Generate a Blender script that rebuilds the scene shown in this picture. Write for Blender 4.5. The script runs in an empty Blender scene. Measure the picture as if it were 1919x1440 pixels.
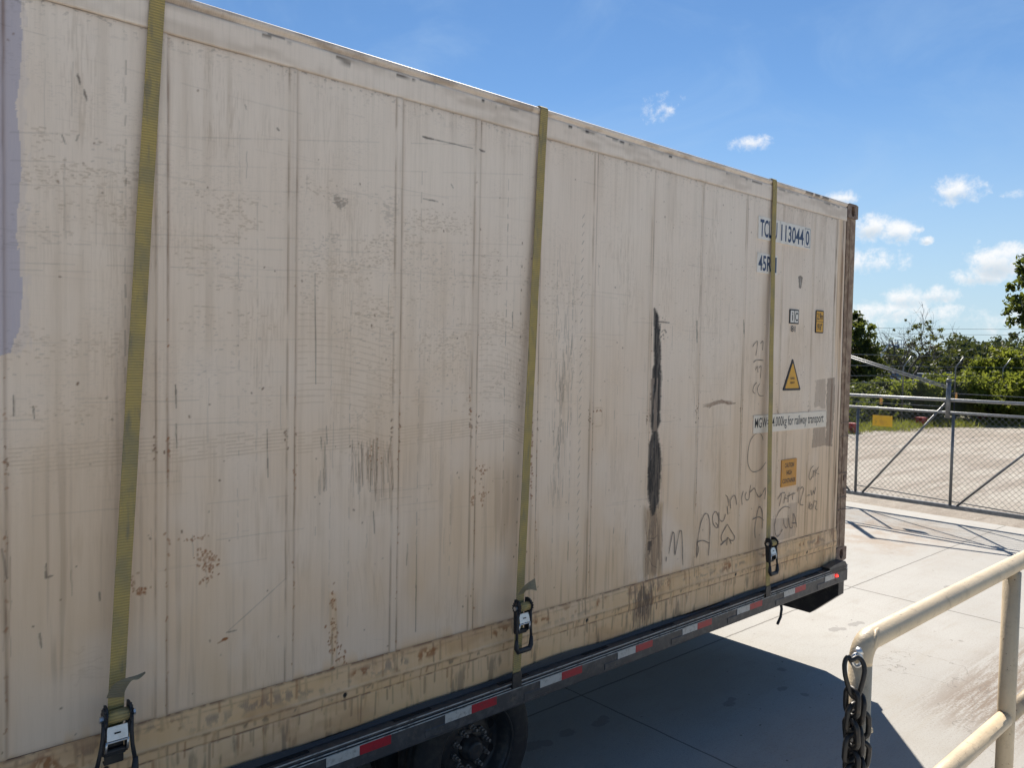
import bpy, math, random
import numpy as np
from mathutils import Vector, Matrix

C = bpy.context.scene.collection
SC = bpy.context.scene
rnd = random.Random(7)
NR = np.random.RandomState(11)
PI = math.pi

# ------------------------------------------------------------------ camera
CAM = np.array([-6.27264175, -2.9118283, 2.45108871])
RW = np.array([[0.75039745, -0.66072278, 0.01868375],       # world -> camera (x right, y down, z forward)
               [-0.01044212, -0.0401128, -0.99914059],
               [0.66090441, 0.74955745, -0.03699989]])
F, CX, CY = 1449.08, 959.5, 720.0                             # in pixels of the 1919 x 1440 photograph
cd = bpy.data.cameras.new('camera'); cam = bpy.data.objects.new('camera', cd); C.objects.link(cam)
cd.sensor_fit = 'HORIZONTAL'; cd.sensor_width = 36.0; cd.lens = 36.0 * F / 1919.0
cd.clip_start = 0.05; cd.clip_end = 3000
M = Matrix(((RW[0, 0], -RW[1, 0], -RW[2, 0], CAM[0]), (RW[0, 1], -RW[1, 1], -RW[2, 1], CAM[1]),
            (RW[0, 2], -RW[1, 2], -RW[2, 2], CAM[2]), (0, 0, 0, 1)))
cam.matrix_world = M
SC.camera = cam
HC = 0.82                                                    # container floor height over the yard


def ray(px, py):
    return RW.T @ np.array([(px - CX) / F, (py - CY) / F, 1.0])


def on_plane(px, py, axis, val):
    w = ray(px, py); return CAM + w * (val - CAM[axis]) / w[axis]


def wall(px, py, Y=0.0):                                      # (x, height over container floor) of a mark seen on the wall
    p = on_plane(px, py, 1, Y); return p[0], p[2] - HC


def at_depth(px, py, d):
    return CAM + ray(px, py) * d


# ------------------------------------------------------------------ world, sun, exposure
SUN = Vector((0.79, 0.69, 1.0)).normalized()
world = bpy.data.worlds.new('World'); SC.world = world; world.use_nodes = True
WT = world.node_tree; WT.nodes.clear()
SKY_STRENGTH, SUN_STRENGTH, EXPOSURE = 0.051, 4.2, 1.1
SC.view_settings.view_transform = 'Standard'; SC.view_settings.look = 'None'
SC.view_settings.exposure = EXPOSURE; SC.view_settings.gamma = 1.0
SC.view_settings.use_curve_mapping = False


class NT:
    """small helper to wire nodes"""
    def __init__(s, tree): s.t = tree
    def n(s, typ, **kw):
        nd = s.t.nodes.new(typ)
        for k, v in kw.items(): setattr(nd, k, v)
        return nd
    def put(s, sock, v):
        if hasattr(v, 'is_output') or isinstance(v, bpy.types.NodeSocket): s.t.links.new(v, sock)
        elif v is not None:
            if isinstance(v, (tuple, list)) and len(v) == 3 and sock.type == 'RGBA': v = (*v, 1)
            sock.default_value = v
    def math(s, op, a, b=None, c=None, clamp=False):
        nd = s.n('ShaderNodeMath', operation=op, use_clamp=clamp)
        s.put(nd.inputs[0], a)
        if b is not None: s.put(nd.inputs[1], b)
        if c is not None: s.put(nd.inputs[2], c)
        return nd.outputs[0]
    def mix(s, f, a, b, blend='MIX'):
        nd = s.n('ShaderNodeMix', data_type='RGBA', blend_type=blend)
        s.put(nd.inputs[0], f); s.put(nd.inputs[6], a); s.put(nd.inputs[7], b)
        return nd.outputs[2]
    def noise(s, vec, scale, detail=4, rough=0.55, dist=0.0):
        nd = s.n('ShaderNodeTexNoise'); nd.inputs['Scale'].default_value = scale
        nd.inputs['Detail'].default_value = detail; nd.inputs['Roughness'].default_value = rough
        nd.inputs['Distortion'].default_value = dist
        if vec is not None: s.put(nd.inputs['Vector'], vec)
        return nd.outputs[0]
    def ramp(s, f, lo, hi):                                   # smoothstep lo..hi
        nd = s.n('ShaderNodeMapRange', interpolation_type='SMOOTHSTEP')
        s.put(nd.inputs[0], f); nd.inputs[1].default_value = lo; nd.inputs[2].default_value = hi
        return nd.outputs[0]
    def scale(s, vec, xyz):
        nd = s.n('ShaderNodeMapping'); s.put(nd.inputs[0], vec); nd.inputs[3].default_value = xyz
        return nd.outputs[0]


def build_sky():
    T = NT(WT)
    sky = T.n('ShaderNodeTexSky', sky_type='NISHITA', sun_disc=False)
    sky.sun_elevation = math.asin(SUN.z); sky.sun_rotation = math.atan2(SUN.x, SUN.y)
    sky.altitude = 200; sky.air_density = 1.0; sky.dust_density = 0.0; sky.ozone_density = 4.0
    tc = T.n('ShaderNodeTexCoord').outputs['Generated']
    nrm = T.n('ShaderNodeVectorMath', operation='NORMALIZE'); T.put(nrm.inputs[0], tc)
    sep = T.n('ShaderNodeSeparateXYZ'); T.put(sep.inputs[0], nrm.outputs[0])
    az = T.math('ARCTAN2', sep.outputs[1], sep.outputs[0]); el = T.math('ARCSINE', sep.outputs[2])
    comb = T.n('ShaderNodeCombineXYZ'); T.put(comb.inputs[0], az); T.put(comb.inputs[1], el)
    uv = comb.outputs[0]
    n1 = T.noise(uv, 24, 8, 0.62, 0.35); n2 = T.noise(uv, 75, 8, 0.68, 0.2)
    nn = T.math('ADD', T.math('MULTIPLY', T.math('SUBTRACT', n1, 0.5), 3.2), T.math('MULTIPLY', T.math('SUBTRACT', n2, 0.5), 2.6))
    # seen clouds: centre, half width, half height, weight -- as bearings and elevations
    blobs = [(1797, 356, 48, 24, 1.0), (1408, 267, 42, 15, .85), (1238, 202, 34, 22, .55), (1576, 372, 34, 13, 1.0),
             (1632, 424, 40, 24, 1.0), (1682, 434, 36, 22, 1.0), (1640, 492, 58, 24, .9), (1868, 486, 62, 34, 1.0), (1838, 516, 60, 18, .95),
             (1700, 556, 42, 20, .85), (1760, 552, 44, 14, .85), (1672, 582, 70, 18, .7), (1790, 588, 110, 16, .6), (1885, 596, 70, 26, .6),
             (1736, 451, 12, 7, .9), (1722, 431, 9, 5, .8), (1898, 366, 20, 8, .6), (1610, 600, 40, 26, .7),
             (2010, 420, 60, 30, 1.0), (2080, 560, 110, 34, 1.0), (1420, 520, 60, 30, 1.0), (1300, 560, 100, 26, .9)]
    dens = None; shade = None
    for (px, py, hw, hh, wgt) in blobs:
        d0 = ray(px, py); d0 = d0 / np.linalg.norm(d0)
        d1 = ray(px + hw, py); d1 = d1 / np.linalg.norm(d1)
        d2 = ray(px, py - hh); d2 = d2 / np.linalg.norm(d2)
        a0, e0 = math.atan2(d0[1], d0[0]), math.asin(d0[2])
        wa = 1.22 * abs(math.atan2(d1[1], d1[0]) - a0); we = 1.3 * abs(math.asin(d2[2]) - e0)
        du = T.math('DIVIDE', T.math('SUBTRACT', az, a0), wa); dv = T.math('DIVIDE', T.math('SUBTRACT', el, e0), we)
        r2 = T.math('ADD', T.math('MULTIPLY', du, du), T.math('MULTIPLY', dv, dv))
        b = T.math('MULTIPLY', T.math('SUBTRACT', 1.15, r2), wgt)
        b = T.math('MAXIMUM', b, -1.6)
        sh = T.math('MULTIPLY', T.math('MAXIMUM', b, 0.0), T.math('SUBTRACT', 0.25, dv))
        dens = b if dens is None else T.math('MAXIMUM', dens, b)
        shade = sh if shade is None else T.math('MAXIMUM', shade, sh)
    tot = T.math('ADD', dens, nn)
    alpha = T.ramp(tot, 0.08, 1.65)
    # thin high veil
    veil = T.math('MULTIPLY', T.ramp(T.noise(T.scale(uv, (3.0, 5.0, 1)), 1.6, 6, 0.6, 0.8), 0.42, 0.80), 0.22)
    core = T.ramp(T.math('ADD', T.math('MULTIPLY', shade, 0.9), T.math('MULTIPLY', T.math('SUBTRACT', n1, 0.5), 0.5)), 0.15, 1.0)
    K = 1.0 / (SKY_STRENGTH * 2 ** EXPOSURE)
    white = tuple(v * K for v in (1.02, 1.02, 1.02)); grey = tuple(v * K for v in (.50, .60, .70)); vcol = tuple(v * K for v in (.50, .68, .90))
    g = T.n('ShaderNodeHueSaturation'); g.inputs['Saturation'].default_value = 1.1; g.inputs['Value'].default_value = SKY_VALUE
    T.put(g.inputs['Color'], sky.outputs[0])
    c = T.mix(veil, g.outputs[0], vcol)
    c = T.mix(T.math('MULTIPLY', T.ramp(el, .34, .0), .75), c, tuple(v * K for v in (.50, .66, .80)))
    cloud = T.mix(core, white, grey)
    c = T.mix(T.math('MULTIPLY', alpha, 0.93), c, cloud)
    bg = T.n('ShaderNodeBackground'); bg.inputs[1].default_value = SKY_STRENGTH
    T.put(bg.inputs[0], c)
    out = T.n('ShaderNodeOutputWorld'); WT.links.new(bg.outputs[0], out.inputs[0])


SKY_VALUE = 1.0
build_sky()
sd = bpy.data.lights.new('sun', 'SUN'); sd.energy = SUN_STRENGTH; sd.angle = math.radians(0.53); sd.color = (1.0, 0.93, 0.82)
so = bpy.data.objects.new('sun', sd); C.objects.link(so); so.location = (20, 18, 30)
so.rotation_euler = SUN.to_track_quat('Z', 'Y').to_euler()

# ------------------------------------------------------------------ materials
def new_mat(name):
    m = bpy.data.materials.new(name); m.use_nodes = True
    t = m.node_tree; t.nodes.clear(); T = NT(t)
    b = T.n('ShaderNodeBsdfPrincipled'); o = T.n('ShaderNodeOutputMaterial'); t.links.new(b.outputs[0], o.inputs[0])
    return m, T, b


def gpos(T): return T.n('ShaderNodeNewGeometry').outputs['Position']


def bump(T, b, h, strength, dist=0.01):
    nd = T.n('ShaderNodeBump'); nd.inputs['Strength'].default_value = strength; nd.inputs['Distance'].default_value = dist
    T.put(nd.inputs['Height'], h); T.t.links.new(nd.outputs[0], b.inputs['Normal'])


def mat(name, col, rough=0.5, metal=0.0, col2=None, scale=12.0, lo=.45, hi=.7, bmp=0.0, bscale=120, dirt=None, dscale=30, chips=None):
    m, T, b = new_mat(name); p = gpos(T)
    c = (*col, 1)
    if col2: c = T.mix(T.ramp(T.noise(p, scale, 6, .6), lo, hi), col, col2)
    if dirt: c = T.mix(T.math('MULTIPLY', T.ramp(T.noise(p, dscale, 8, .7), .52, .72), .8), c, dirt)
    if chips:
        c = T.mix(T.math('MULTIPLY', T.ramp(T.noise(p, 7, 7, .72), .53, .70), .55), c, tuple(v * .62 for v in col))
        c = T.mix(T.ramp(T.noise(p, 70, 5, .65), .665, .685), c, chips)
    T.put(b.inputs['Base Color'], c)
    rn = T.math('ADD', rough - .12, T.math('MULTIPLY', T.noise(p, scale * 2.3, 4), .24)); T.put(b.inputs['Roughness'], rn)
    b.inputs['Metallic'].default_value = metal
    if bmp: bump(T, b, T.noise(p, bscale, 4), bmp, 0.004)
    return m


def wall_material():
    m, T, b = new_mat('reefer_paint'); p = gpos(T)
    a = T.n('ShaderNodeAttribute', attribute_name='wear'); s = T.n('ShaderNodeSeparateColor'); T.put(s.inputs[0], a.outputs['Color'])
    a2 = T.n('ShaderNodeAttribute', attribute_name='stain'); s2 = T.n('ShaderNodeSeparateColor'); T.put(s2.inputs[0], a2.outputs['Color'])
    a3 = T.n('ShaderNodeAttribute', attribute_name='paint'); s3 = T.n('ShaderNodeSeparateColor'); T.put(s3.inputs[0], a3.outputs['Color'])
    dark, rust, grime = s.outputs[0], s.outputs[1], s.outputs[2]
    tar, brown, yellow = s2.outputs[0], s2.outputs[1], s2.outputs[2]
    lav, grey, chip = s3.outputs[0], s3.outputs[1], s3.outputs[2]
    streak = T.noise(T.scale(p, (60, 1, 1.6)), 1.0, 6, .65)
    fibre = T.noise(T.scale(p, (420, 1, 16)), 1.0, 3, .6)
    hor = T.noise(T.scale(p, (7, 1, 190)), 1.0, 4, .6)
    big = T.noise(p, 1.3, 4, .5)
    c = T.mix(T.ramp(big, .3, .75), (.90, .78, .67), (.85, .715, .60))
    c = T.mix(T.math('MULTIPLY', T.ramp(streak, .42, .75), .26), c, (.56, .48, .38))
    c = T.mix(T.math('MULTIPLY', T.ramp(fibre, .5, .78), .16), c, (.40, .35, .30))
    c = T.mix(T.math('MULTIPLY', T.ramp(hor, .55, .8), .12), c, (.33, .30, .27))
    c = T.mix(grime, c, (.43, .325, .235))
    c = T.mix(yellow, c, (.76, .49, .245))
    gl = T.math('MULTIPLY', grey, T.math('ADD', .62, T.math('MULTIPLY', T.ramp(fibre, .35, .7), .38)))
    c = T.mix(gl, c, (.28, .205, .155))
    c = T.mix(T.math('MULTIPLY', lav, T.math('ADD', .72, T.math('MULTIPLY', fibre, .3))), c, (.49, .445, .50))
    c = T.mix(brown, c, (.21, .115, .065))
    c = T.mix(rust, c, (.33, .12, .035))
    c = T.mix(dark, c, (.085, .064, .052))
    scr = T.ramp(T.noise(T.scale(p, (150, 1, 14)), 1.0, 5, .7), .56, .70)
    c = T.mix(T.math('MULTIPLY', tar, T.math('SUBTRACT', 1.0, T.math('MULTIPLY', scr, .3))), c, (.022, .018, .019))
    c = T.mix(chip, c, (.82, .80, .76))
    T.put(b.inputs['Base Color'], c)
    r = T.math('ADD', .50, T.math('MULTIPLY', fibre, .22)); T.put(b.inputs['Roughness'], r)
    b.inputs['Specular IOR Level'].default_value = .35
    h = T.math('ADD', T.math('MULTIPLY', fibre, .35), T.math('ADD', T.math('MULTIPLY', hor, .3), T.math('SUBTRACT', T.math('MULTIPLY', rust, .8), dark)))
    bump(T, b, h, .25, .002)
    return m


def concrete_material():
    m, T, b = new_mat('yard_concrete'); p = gpos(T)
    sx = T.n('ShaderNodeSeparateXYZ'); T.put(sx.inputs[0], p)
    X, Y = sx.outputs[0], sx.outputs[1]
    big = T.noise(p, .35, 5, .6); mid = T.noise(p, 2.6, 6, .65); fine = T.noise(p, 130, 3, .6); speck = T.noise(p, 38, 2, .5)
    broom = T.noise(T.scale(p, (3, 120, 1)), 1.0, 3, .6)
    c = T.mix(T.ramp(big, .3, .7), (.38, .367, .342), (.325, .312, .29))
    c = T.mix(T.math('MULTIPLY', T.ramp(mid, .45, .75), .5), c, (.31, .285, .25))
    c = T.mix(T.math('MULTIPLY', T.ramp(fine, .48, .72), .42), c, (.22, .20, .175))
    c = T.mix(T.math('MULTIPLY', T.ramp(broom, .45, .75), .18), c, (.33, .31, .28))
    agg = T.noise(p, 62, 2, .5); lanes = T.noise(T.scale(p, (.7, 9, 1)), 1.0, 7, .7); blot = T.noise(p, 5.5, 7, .72)
    c = T.mix(T.math('MULTIPLY', T.ramp(agg, .54, .70), .38), c, (.235, .215, .185))
    c = T.mix(T.math('MULTIPLY', T.ramp(lanes, .50, .72), .40), c, (.29, .26, .215))
    c = T.mix(T.math('MULTIPLY', T.ramp(blot, .56, .72), .35), c, (.27, .24, .205))
    # brown dirt in the tyre tracks near the dock and by the gate
    tr = T.noise(T.scale(p, (1.3, 16, 1)), 1.0, 6, .7)
    rot = T.n('ShaderNodeMapping'); T.put(rot.inputs[0], p); rot.inputs[2].default_value = (0, 0, math.radians(14)); rot.inputs[3].default_value = (1.1, 13, 1)
    tr2 = T.noise(rot.outputs[0], 1.0, 7, .75)
    def band(v, c0, hw, soft):
        return T.ramp(T.math('SUBTRACT', hw, T.math('ABSOLUTE', T.math('SUBTRACT', v, c0))), 0, soft)
    patch = T.math('MULTIPLY', band(X, .55, 1.5, .9), band(Y, -1.15, .55, .4))
    patch = T.math('MULTIPLY', patch, T.ramp(T.math('ADD', tr2, T.math('MULTIPLY', agg, .30)), .53, .72))
    c = T.mix(T.math('MULTIPLY', patch, .95), c, (.17, .125, .09))
    d2 = T.math('MULTIPLY', band(X, 5.1, 1.7, 1.0), band(Y, 2.6, 2.2, 1.2))
    d2 = T.math('MULTIPLY', d2, T.ramp(T.math('ADD', mid, T.math('MULTIPLY', speck, .3)), .50, .78))
    c = T.mix(T.math('MULTIPLY', d2, .8), c, (.28, .215, .16))
    c = T.mix(T.math('MULTIPLY', T.ramp(tr, .56, .74), .25), c, (.30, .27, .23))
    grit = T.ramp(T.noise(p, 17, 2, .45), .735, .76); c = T.mix(T.math('MULTIPLY', grit, .7), c, (.10, .09, .075))
    crk = T.n('ShaderNodeTexVoronoi', feature='DISTANCE_TO_EDGE'); crk.inputs['Scale'].default_value = .42
    wv = T.n('ShaderNodeVectorMath', operation='ADD'); T.put(wv.inputs[0], p); nv = T.n('ShaderNodeTexNoise'); nv.inputs['Scale'].default_value = 2.2; nv.inputs['Detail'].default_value = 6; T.put(nv.inputs['Vector'], p); T.put(wv.inputs[1], nv.outputs[1]); T.put(crk.inputs['Vector'], wv.outputs[0])
    c = T.mix(T.math('MULTIPLY', T.math('LESS_THAN', crk.outputs['Distance'], .0016), T.math('MULTIPLY', T.ramp(big, .48, .6), .6)), c, (.13, .115, .10))
    # joints: sawn lines, dark
    def joint(v, c0, w):
        j = T.math('ABSOLUTE', T.math('ADD', T.math('SUBTRACT', v, c0), T.math('MULTIPLY', T.math('SUBTRACT', T.noise(p, 6, 3), .5), .02)))
        return T.math('LESS_THAN', j, w)
    js = None
    for (ax, c0, w) in ((Y, .86, .008), (Y, -3.5, .008), (Y, 5.2, .008), (X, 2.03, .011), (X, -2.22, .007), (X, -6.4, .008), (X, 6.4, .006)):
        j = joint(ax, c0, w); js = j if js is None else T.math('MAXIMUM', js, j)
    c = T.mix(T.math('MULTIPLY', js, .8), c, (.11, .10, .09))
    ck = T.noise(p, .9, 3, .5)
    # wet paw-shaped spots
    spots = [(.59, .35, .10, .06), (.66, .31, .06, .05), (.87, .30, .10, .055), (.96, .28, .06, .05), (-.64, .18, .05, .05), (-.97, -.01, .07, .04), (-.93, -.17, .04, .04),
             (-2.43, .49, .10, .06), (-2.36, .52, .06, .05), (-2.70, .53, .09, .06), (-2.98, .55, .12, .07), (-2.9, .52, .06, .06), (-1.5, .1, .08, .05), (-1.42, .13, .05, .04), (1.2, -.5, .03, .03), (.3, -.45, .02, .02),
             (-.3, -.75, .012, .012), (-1.0, -.62, .016, .016), (-1.1, -.3, .014, .014), (2.9, .2, .09, .05), (-.1, .75, .012, .012), (.4, -.9, .012, .012)]
    wn = T.math('MULTIPLY', T.math('SUBTRACT', T.noise(p, 26, 4), .5), 2.2)
    ss = None
    for (x, y, rx, ry) in spots:
        dx = T.math('DIVIDE', T.math('SUBTRACT', X, x), rx * .8); dy = T.math('DIVIDE', T.math('SUBTRACT', Y, y), ry * .75)
        r = T.math('ADD', T.math('ADD', T.math('MULTIPLY', dx, dx), T.math('MULTIPLY', dy, dy)), wn)
        r = T.ramp(T.math('SUBTRACT', 1.0, r), -.1, .35); ss = r if ss is None else T.math('MAXIMUM', ss, r)
    c = T.mix(T.math('MULTIPLY', ss, .5), c, (.15, .14, .13))
    T.put(b.inputs['Base Color'], c); b.inputs['Roughness'].default_value = .85
    bump(T, b, T.math('ADD', fine, T.math('ADD', T.math('MULTIPLY', mid, .6), T.math('MULTIPLY', js, -1.5))), .5, .006)
    return m


def leaf_mat(name, dark, light, tip, tipw=.25, thin=.5):
    m = bpy.data.materials.new(name); m.use_nodes = True; t = m.node_tree; t.nodes.clear(); T = NT(t)
    g = T.n('ShaderNodeNewGeometry'); p = g.outputs['Position']; r = g.outputs['Random Per Island']
    c = T.mix(r, dark, light)
    c = T.mix(T.math('MULTIPLY', T.ramp(T.noise(p, 1.1, 4, .6), .45, .7), tipw * 2), c, tip)
    d = T.n('ShaderNodeBsdfPrincipled'); T.put(d.inputs['Base Color'], c); d.inputs['Roughness'].default_value = .6; d.inputs['Specular IOR Level'].default_value = .18
    tr = T.n('ShaderNodeBsdfTranslucent'); T.put(tr.inputs[0], T.mix(.5, c, (.42, .48, .06)))
    mx = T.n('ShaderNodeMixShader'); mx.inputs[0].default_value = thin
    t.links.new(d.outputs[0], mx.inputs[1]); t.links.new(tr.outputs[0], mx.inputs[2])
    o = T.n('ShaderNodeOutputMaterial'); t.links.new(mx.outputs[0], o.inputs[0])
    return m


def webbing_mat(name='webbing', dull=0.0):
    m, T, b = new_mat(name); p = gpos(T)
    w = T.n('ShaderNodeTexWave', wave_type='BANDS', bands_direction='Z'); w.inputs['Scale'].default_value = 33; w.inputs['Distortion'].default_value = .8
    T.put(w.inputs['Vector'], p)
    n = T.noise(p, 9, 5, .6); n2 = T.noise(T.scale(p, (40, 40, 7)), 1.0, 4)
    c = T.mix(T.ramp(n, .35, .7), (.49, .36, .125), (.34, .275, .14))
    c = T.mix(T.math('MULTIPLY', w.outputs[1], .45), c, (.17, .15, .06))
    c = T.mix(T.math('MULTIPLY', T.ramp(n2, .52, .75), .6), c, (.15, .145, .12))
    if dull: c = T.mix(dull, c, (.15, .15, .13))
    T.put(b.inputs['Base Color'], c); b.inputs['Roughness'].default_value = .8
    bump(T, b, w.outputs[1], .6, .002)
    return m


def gravel_mat():
    m, T, b = new_mat('gravel'); p = gpos(T)
    big = T.noise(T.scale(p, (1, .5, 1)), .22, 5, .6); fine = T.noise(p, 9, 5, .7); v = T.noise(p, 40, 3, .6)
    tr = T.noise(T.scale(p, (.25, 2.2, 1)), 1.0, 6, .65)
    c = T.mix(T.ramp(big, .35, .68), (.43, .39, .335), (.29, .245, .195))
    c = T.mix(T.math('MULTIPLY', T.ramp(tr, .45, .66), .75), c, (.22, .175, .135))
    c = T.mix(T.math('MULTIPLY', T.ramp(fine, .45, .68), .6), c, (.17, .145, .12))
    c = T.mix(T.math('MULTIPLY', T.ramp(v, .55, .7), .4), c, (.6, .58, .54))
    T.put(b.inputs['Base Color'], c); b.inputs['Roughness'].default_value = .95
    bump(T, b, T.math('ADD', fine, v), .8, .03)
    return m


MAT = dict(
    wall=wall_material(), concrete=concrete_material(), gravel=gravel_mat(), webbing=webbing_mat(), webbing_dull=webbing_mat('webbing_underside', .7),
    post=mat('rusty_post', (.24, .155, .105), .75, 0, (.40, .29, .20), 14, .4, .65, .5, 90, (.13, .075, .05), 25),
    casting=mat('casting', (.20, .13, .10), .7, .2, (.33, .24, .18), 18, .4, .65, .5, 90, (.09, .05, .035), 40),
    sealant=mat('sealant', (.40, .27, .19), .8, 0, (.60, .52, .43), 9, .45, .62, 0, 100, (.22, .11, .07), 50),
    roof=mat('roof_sheet', (.72, .70, .66), .35, 0, (.6, .57, .52), 5),
    black=mat('black_steel', (.022, .022, .025), .45, .1, (.045, .043, .042), 9, dirt=(.10, .09, .075), dscale=14),
    deck=mat('deck_black', (.018, .018, .02), .6, 0, (.04, .037, .034), 7),
    rail=mat('rub_rail', (.06, .06, .063), .45, .2, (.10, .10, .10), 22, dirt=(.14, .125, .10), dscale=35),
    ridge=mat('worn_ridge', (.42, .42, .40), .5, 0, (.16, .16, .155), 30, .5, .66),
    slot=mat('slot_dark', (.006, .006, .007), .8),
    tape_w=mat('tape_white', (.52, .50, .46), .4, 0, (.36, .34, .30), 40, .5, .72, dirt=(.20, .18, .15), dscale=45),
    tape_r=mat('tape_red', (.42, .018, .03), .35, 0, (.30, .02, .03), 40, .5, .72, dirt=(.15, .05, .045), dscale=45),
    tyre=mat('tyre', (.018, .018, .019), .75, 0, (.04, .037, .033), 18, bmp=.2),
    rim=mat('rim_black', (.035, .035, .036), .45, .2, (.075, .07, .06), 20),
    nut=mat('lug_nut', (.24, .22, .20), .45, .4, (.12, .10, .08), 90),
    decalw=mat('decal_white', (.81, .75, .68), .45, 0, (.74, .665, .58), 14), film=mat('decal_film', (.82, .72, .60), .45, 0, (.76, .655, .53), 14),
    navy=mat('decal_navy', (.035, .06, .13), .5), ink=mat('decal_black', (.022, .022, .028), .5),
    yellow=mat('decal_yellow', (.72, .37, .035), .5, 0, (.60, .31, .05), 20), orange=mat('decal_orange', (.66, .30, .045), .55, 0, (.56, .27, .07), 25),
    marker=mat('marker_ink', (.20, .16, .13), .7, 0, (.36, .29, .23), 30, .45, .7),
    steel=mat('bright_steel', (.62, .62, .62), .38, .9, (.55, .54, .53), 30),
    rubber=mat('black_rubber', (.020, .021, .025), .55),
    tan=mat('tan_paint', (.56, .45, .305), .45, 0, (.48, .385, .26), 8, .4, .7, .3, 160, (.36, .28, .19), 34, chips=(.17, .10, .06)),
    chain=mat('chain_steel', (.026, .026, .027), .45, .5, (.07, .055, .042), 60, .5, .75),
    bright=mat('worn_white', (.8, .78, .72), .4),
    galv=mat('galvanised', (.24, .245, .25), .5, .45, (.34, .345, .35), 20),
    galvd=mat('galvanised_dark', (.16, .165, .17), .45, .6, (.24, .245, .25), 20),
    wire=mat('mesh_wire', (.16, .165, .17), .5, .5),
    sign=mat('sign_yellow', (.75, .42, .02), .5, 0, (.62, .33, .03), 9, .5, .7, dirt=(.30, .17, .03), dscale=11),
    red=mat('red_paint', (.36, .02, .02), .5, 0, (.25, .02, .02), 6),
    dock=mat('dock_concrete', (.58, .55, .49), .85, 0, (.52, .49, .43), 3, bmp=.3),
    earth=mat('dry_earth', (.16, .14, .08), .95, 0, (.10, .12, .045), .15, .4, .65),
    bark=mat('bark', (.10, .08, .062), .9, 0, (.06, .05, .04), 8, bmp=.5, bscale=30),
    deadwood=mat('dead_wood', (.105, .092, .082), .9, 0, (.06, .052, .046), 8),
    leaf_y=leaf_mat('leaf_yellowgreen', (.045, .068, .014), (.12, .145, .024), (.20, .185, .03), .4, .42),
    leaf_m=leaf_mat('leaf_mid', (.026, .045, .014), (.065, .085, .024), (.10, .095, .03), .25, .24), leaf_b=leaf_mat('leaf_withered', (.03, .03, .018), (.055, .055, .026), (.075, .06, .03), .3, .25),
    leaf_d=leaf_mat('leaf_dark', (.018, .032, .014), (.042, .062, .022), (.065, .082, .03), .2, .25),
    leaf_haze=leaf_mat('leaf_far_haze', (.024, .042, .026), (.042, .060, .040), (.05, .068, .046), .2, .12),  # distance haze put into the far leaves as a bluish tint
    grass=leaf_mat('grass_blade', (.06, .065, .024), (.14, .13, .05), (.22, .19, .09), .35),
    carw=mat('car_white', (.72, .73, .74), .25), carg=mat('car_grey', (.22, .23, .25), .25, .4), glass=mat('car_glass', (.02, .025, .03), .08),
    blue=mat('lift_blue', (.05, .10, .22), .5),
    cable=mat('cable', (.03, .03, .032), .7),
)
def lamp_mat():
    m, T, b = new_mat('red_lamp'); b.inputs['Base Color'].default_value = (.6, .01, .01, 1)
    b.inputs['Emission Color'].default_value = (1, .03, .02, 1); b.inputs['Emission Strength'].default_value = 2.2
    return m
MAT['lamp'] = lamp_mat()


# ------------------------------------------------------------------ mesh helpers
def tag(o, label=None, cat=None, group=None, kind=None):
    if label: o['label'] = label
    if cat: o['category'] = cat
    if group: o['group'] = group
    if kind: o['kind'] = kind
    return o


def thing(name, loc, label, cat, group=None):
    o = bpy.data.objects.new(name, None); C.objects.link(o); o.location = loc; o.empty_display_size = .2
    o['origin'] = list(map(float, loc)); return tag(o, label, cat, group)


def wloc(o):
    v = Vector((0, 0, 0))
    while o is not None: v = v + o.location; o = o.parent
    return v


def finish(me, name, m, parent, smooth):
    me.materials.append(m if not isinstance(m, str) else MAT[m])
    o = bpy.data.objects.new(name, me); C.objects.link(o)
    if parent is not None: o.parent = parent
    if smooth:
        me.polygons.foreach_set('use_smooth', [True] * len(me.polygons))
    return o


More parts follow.
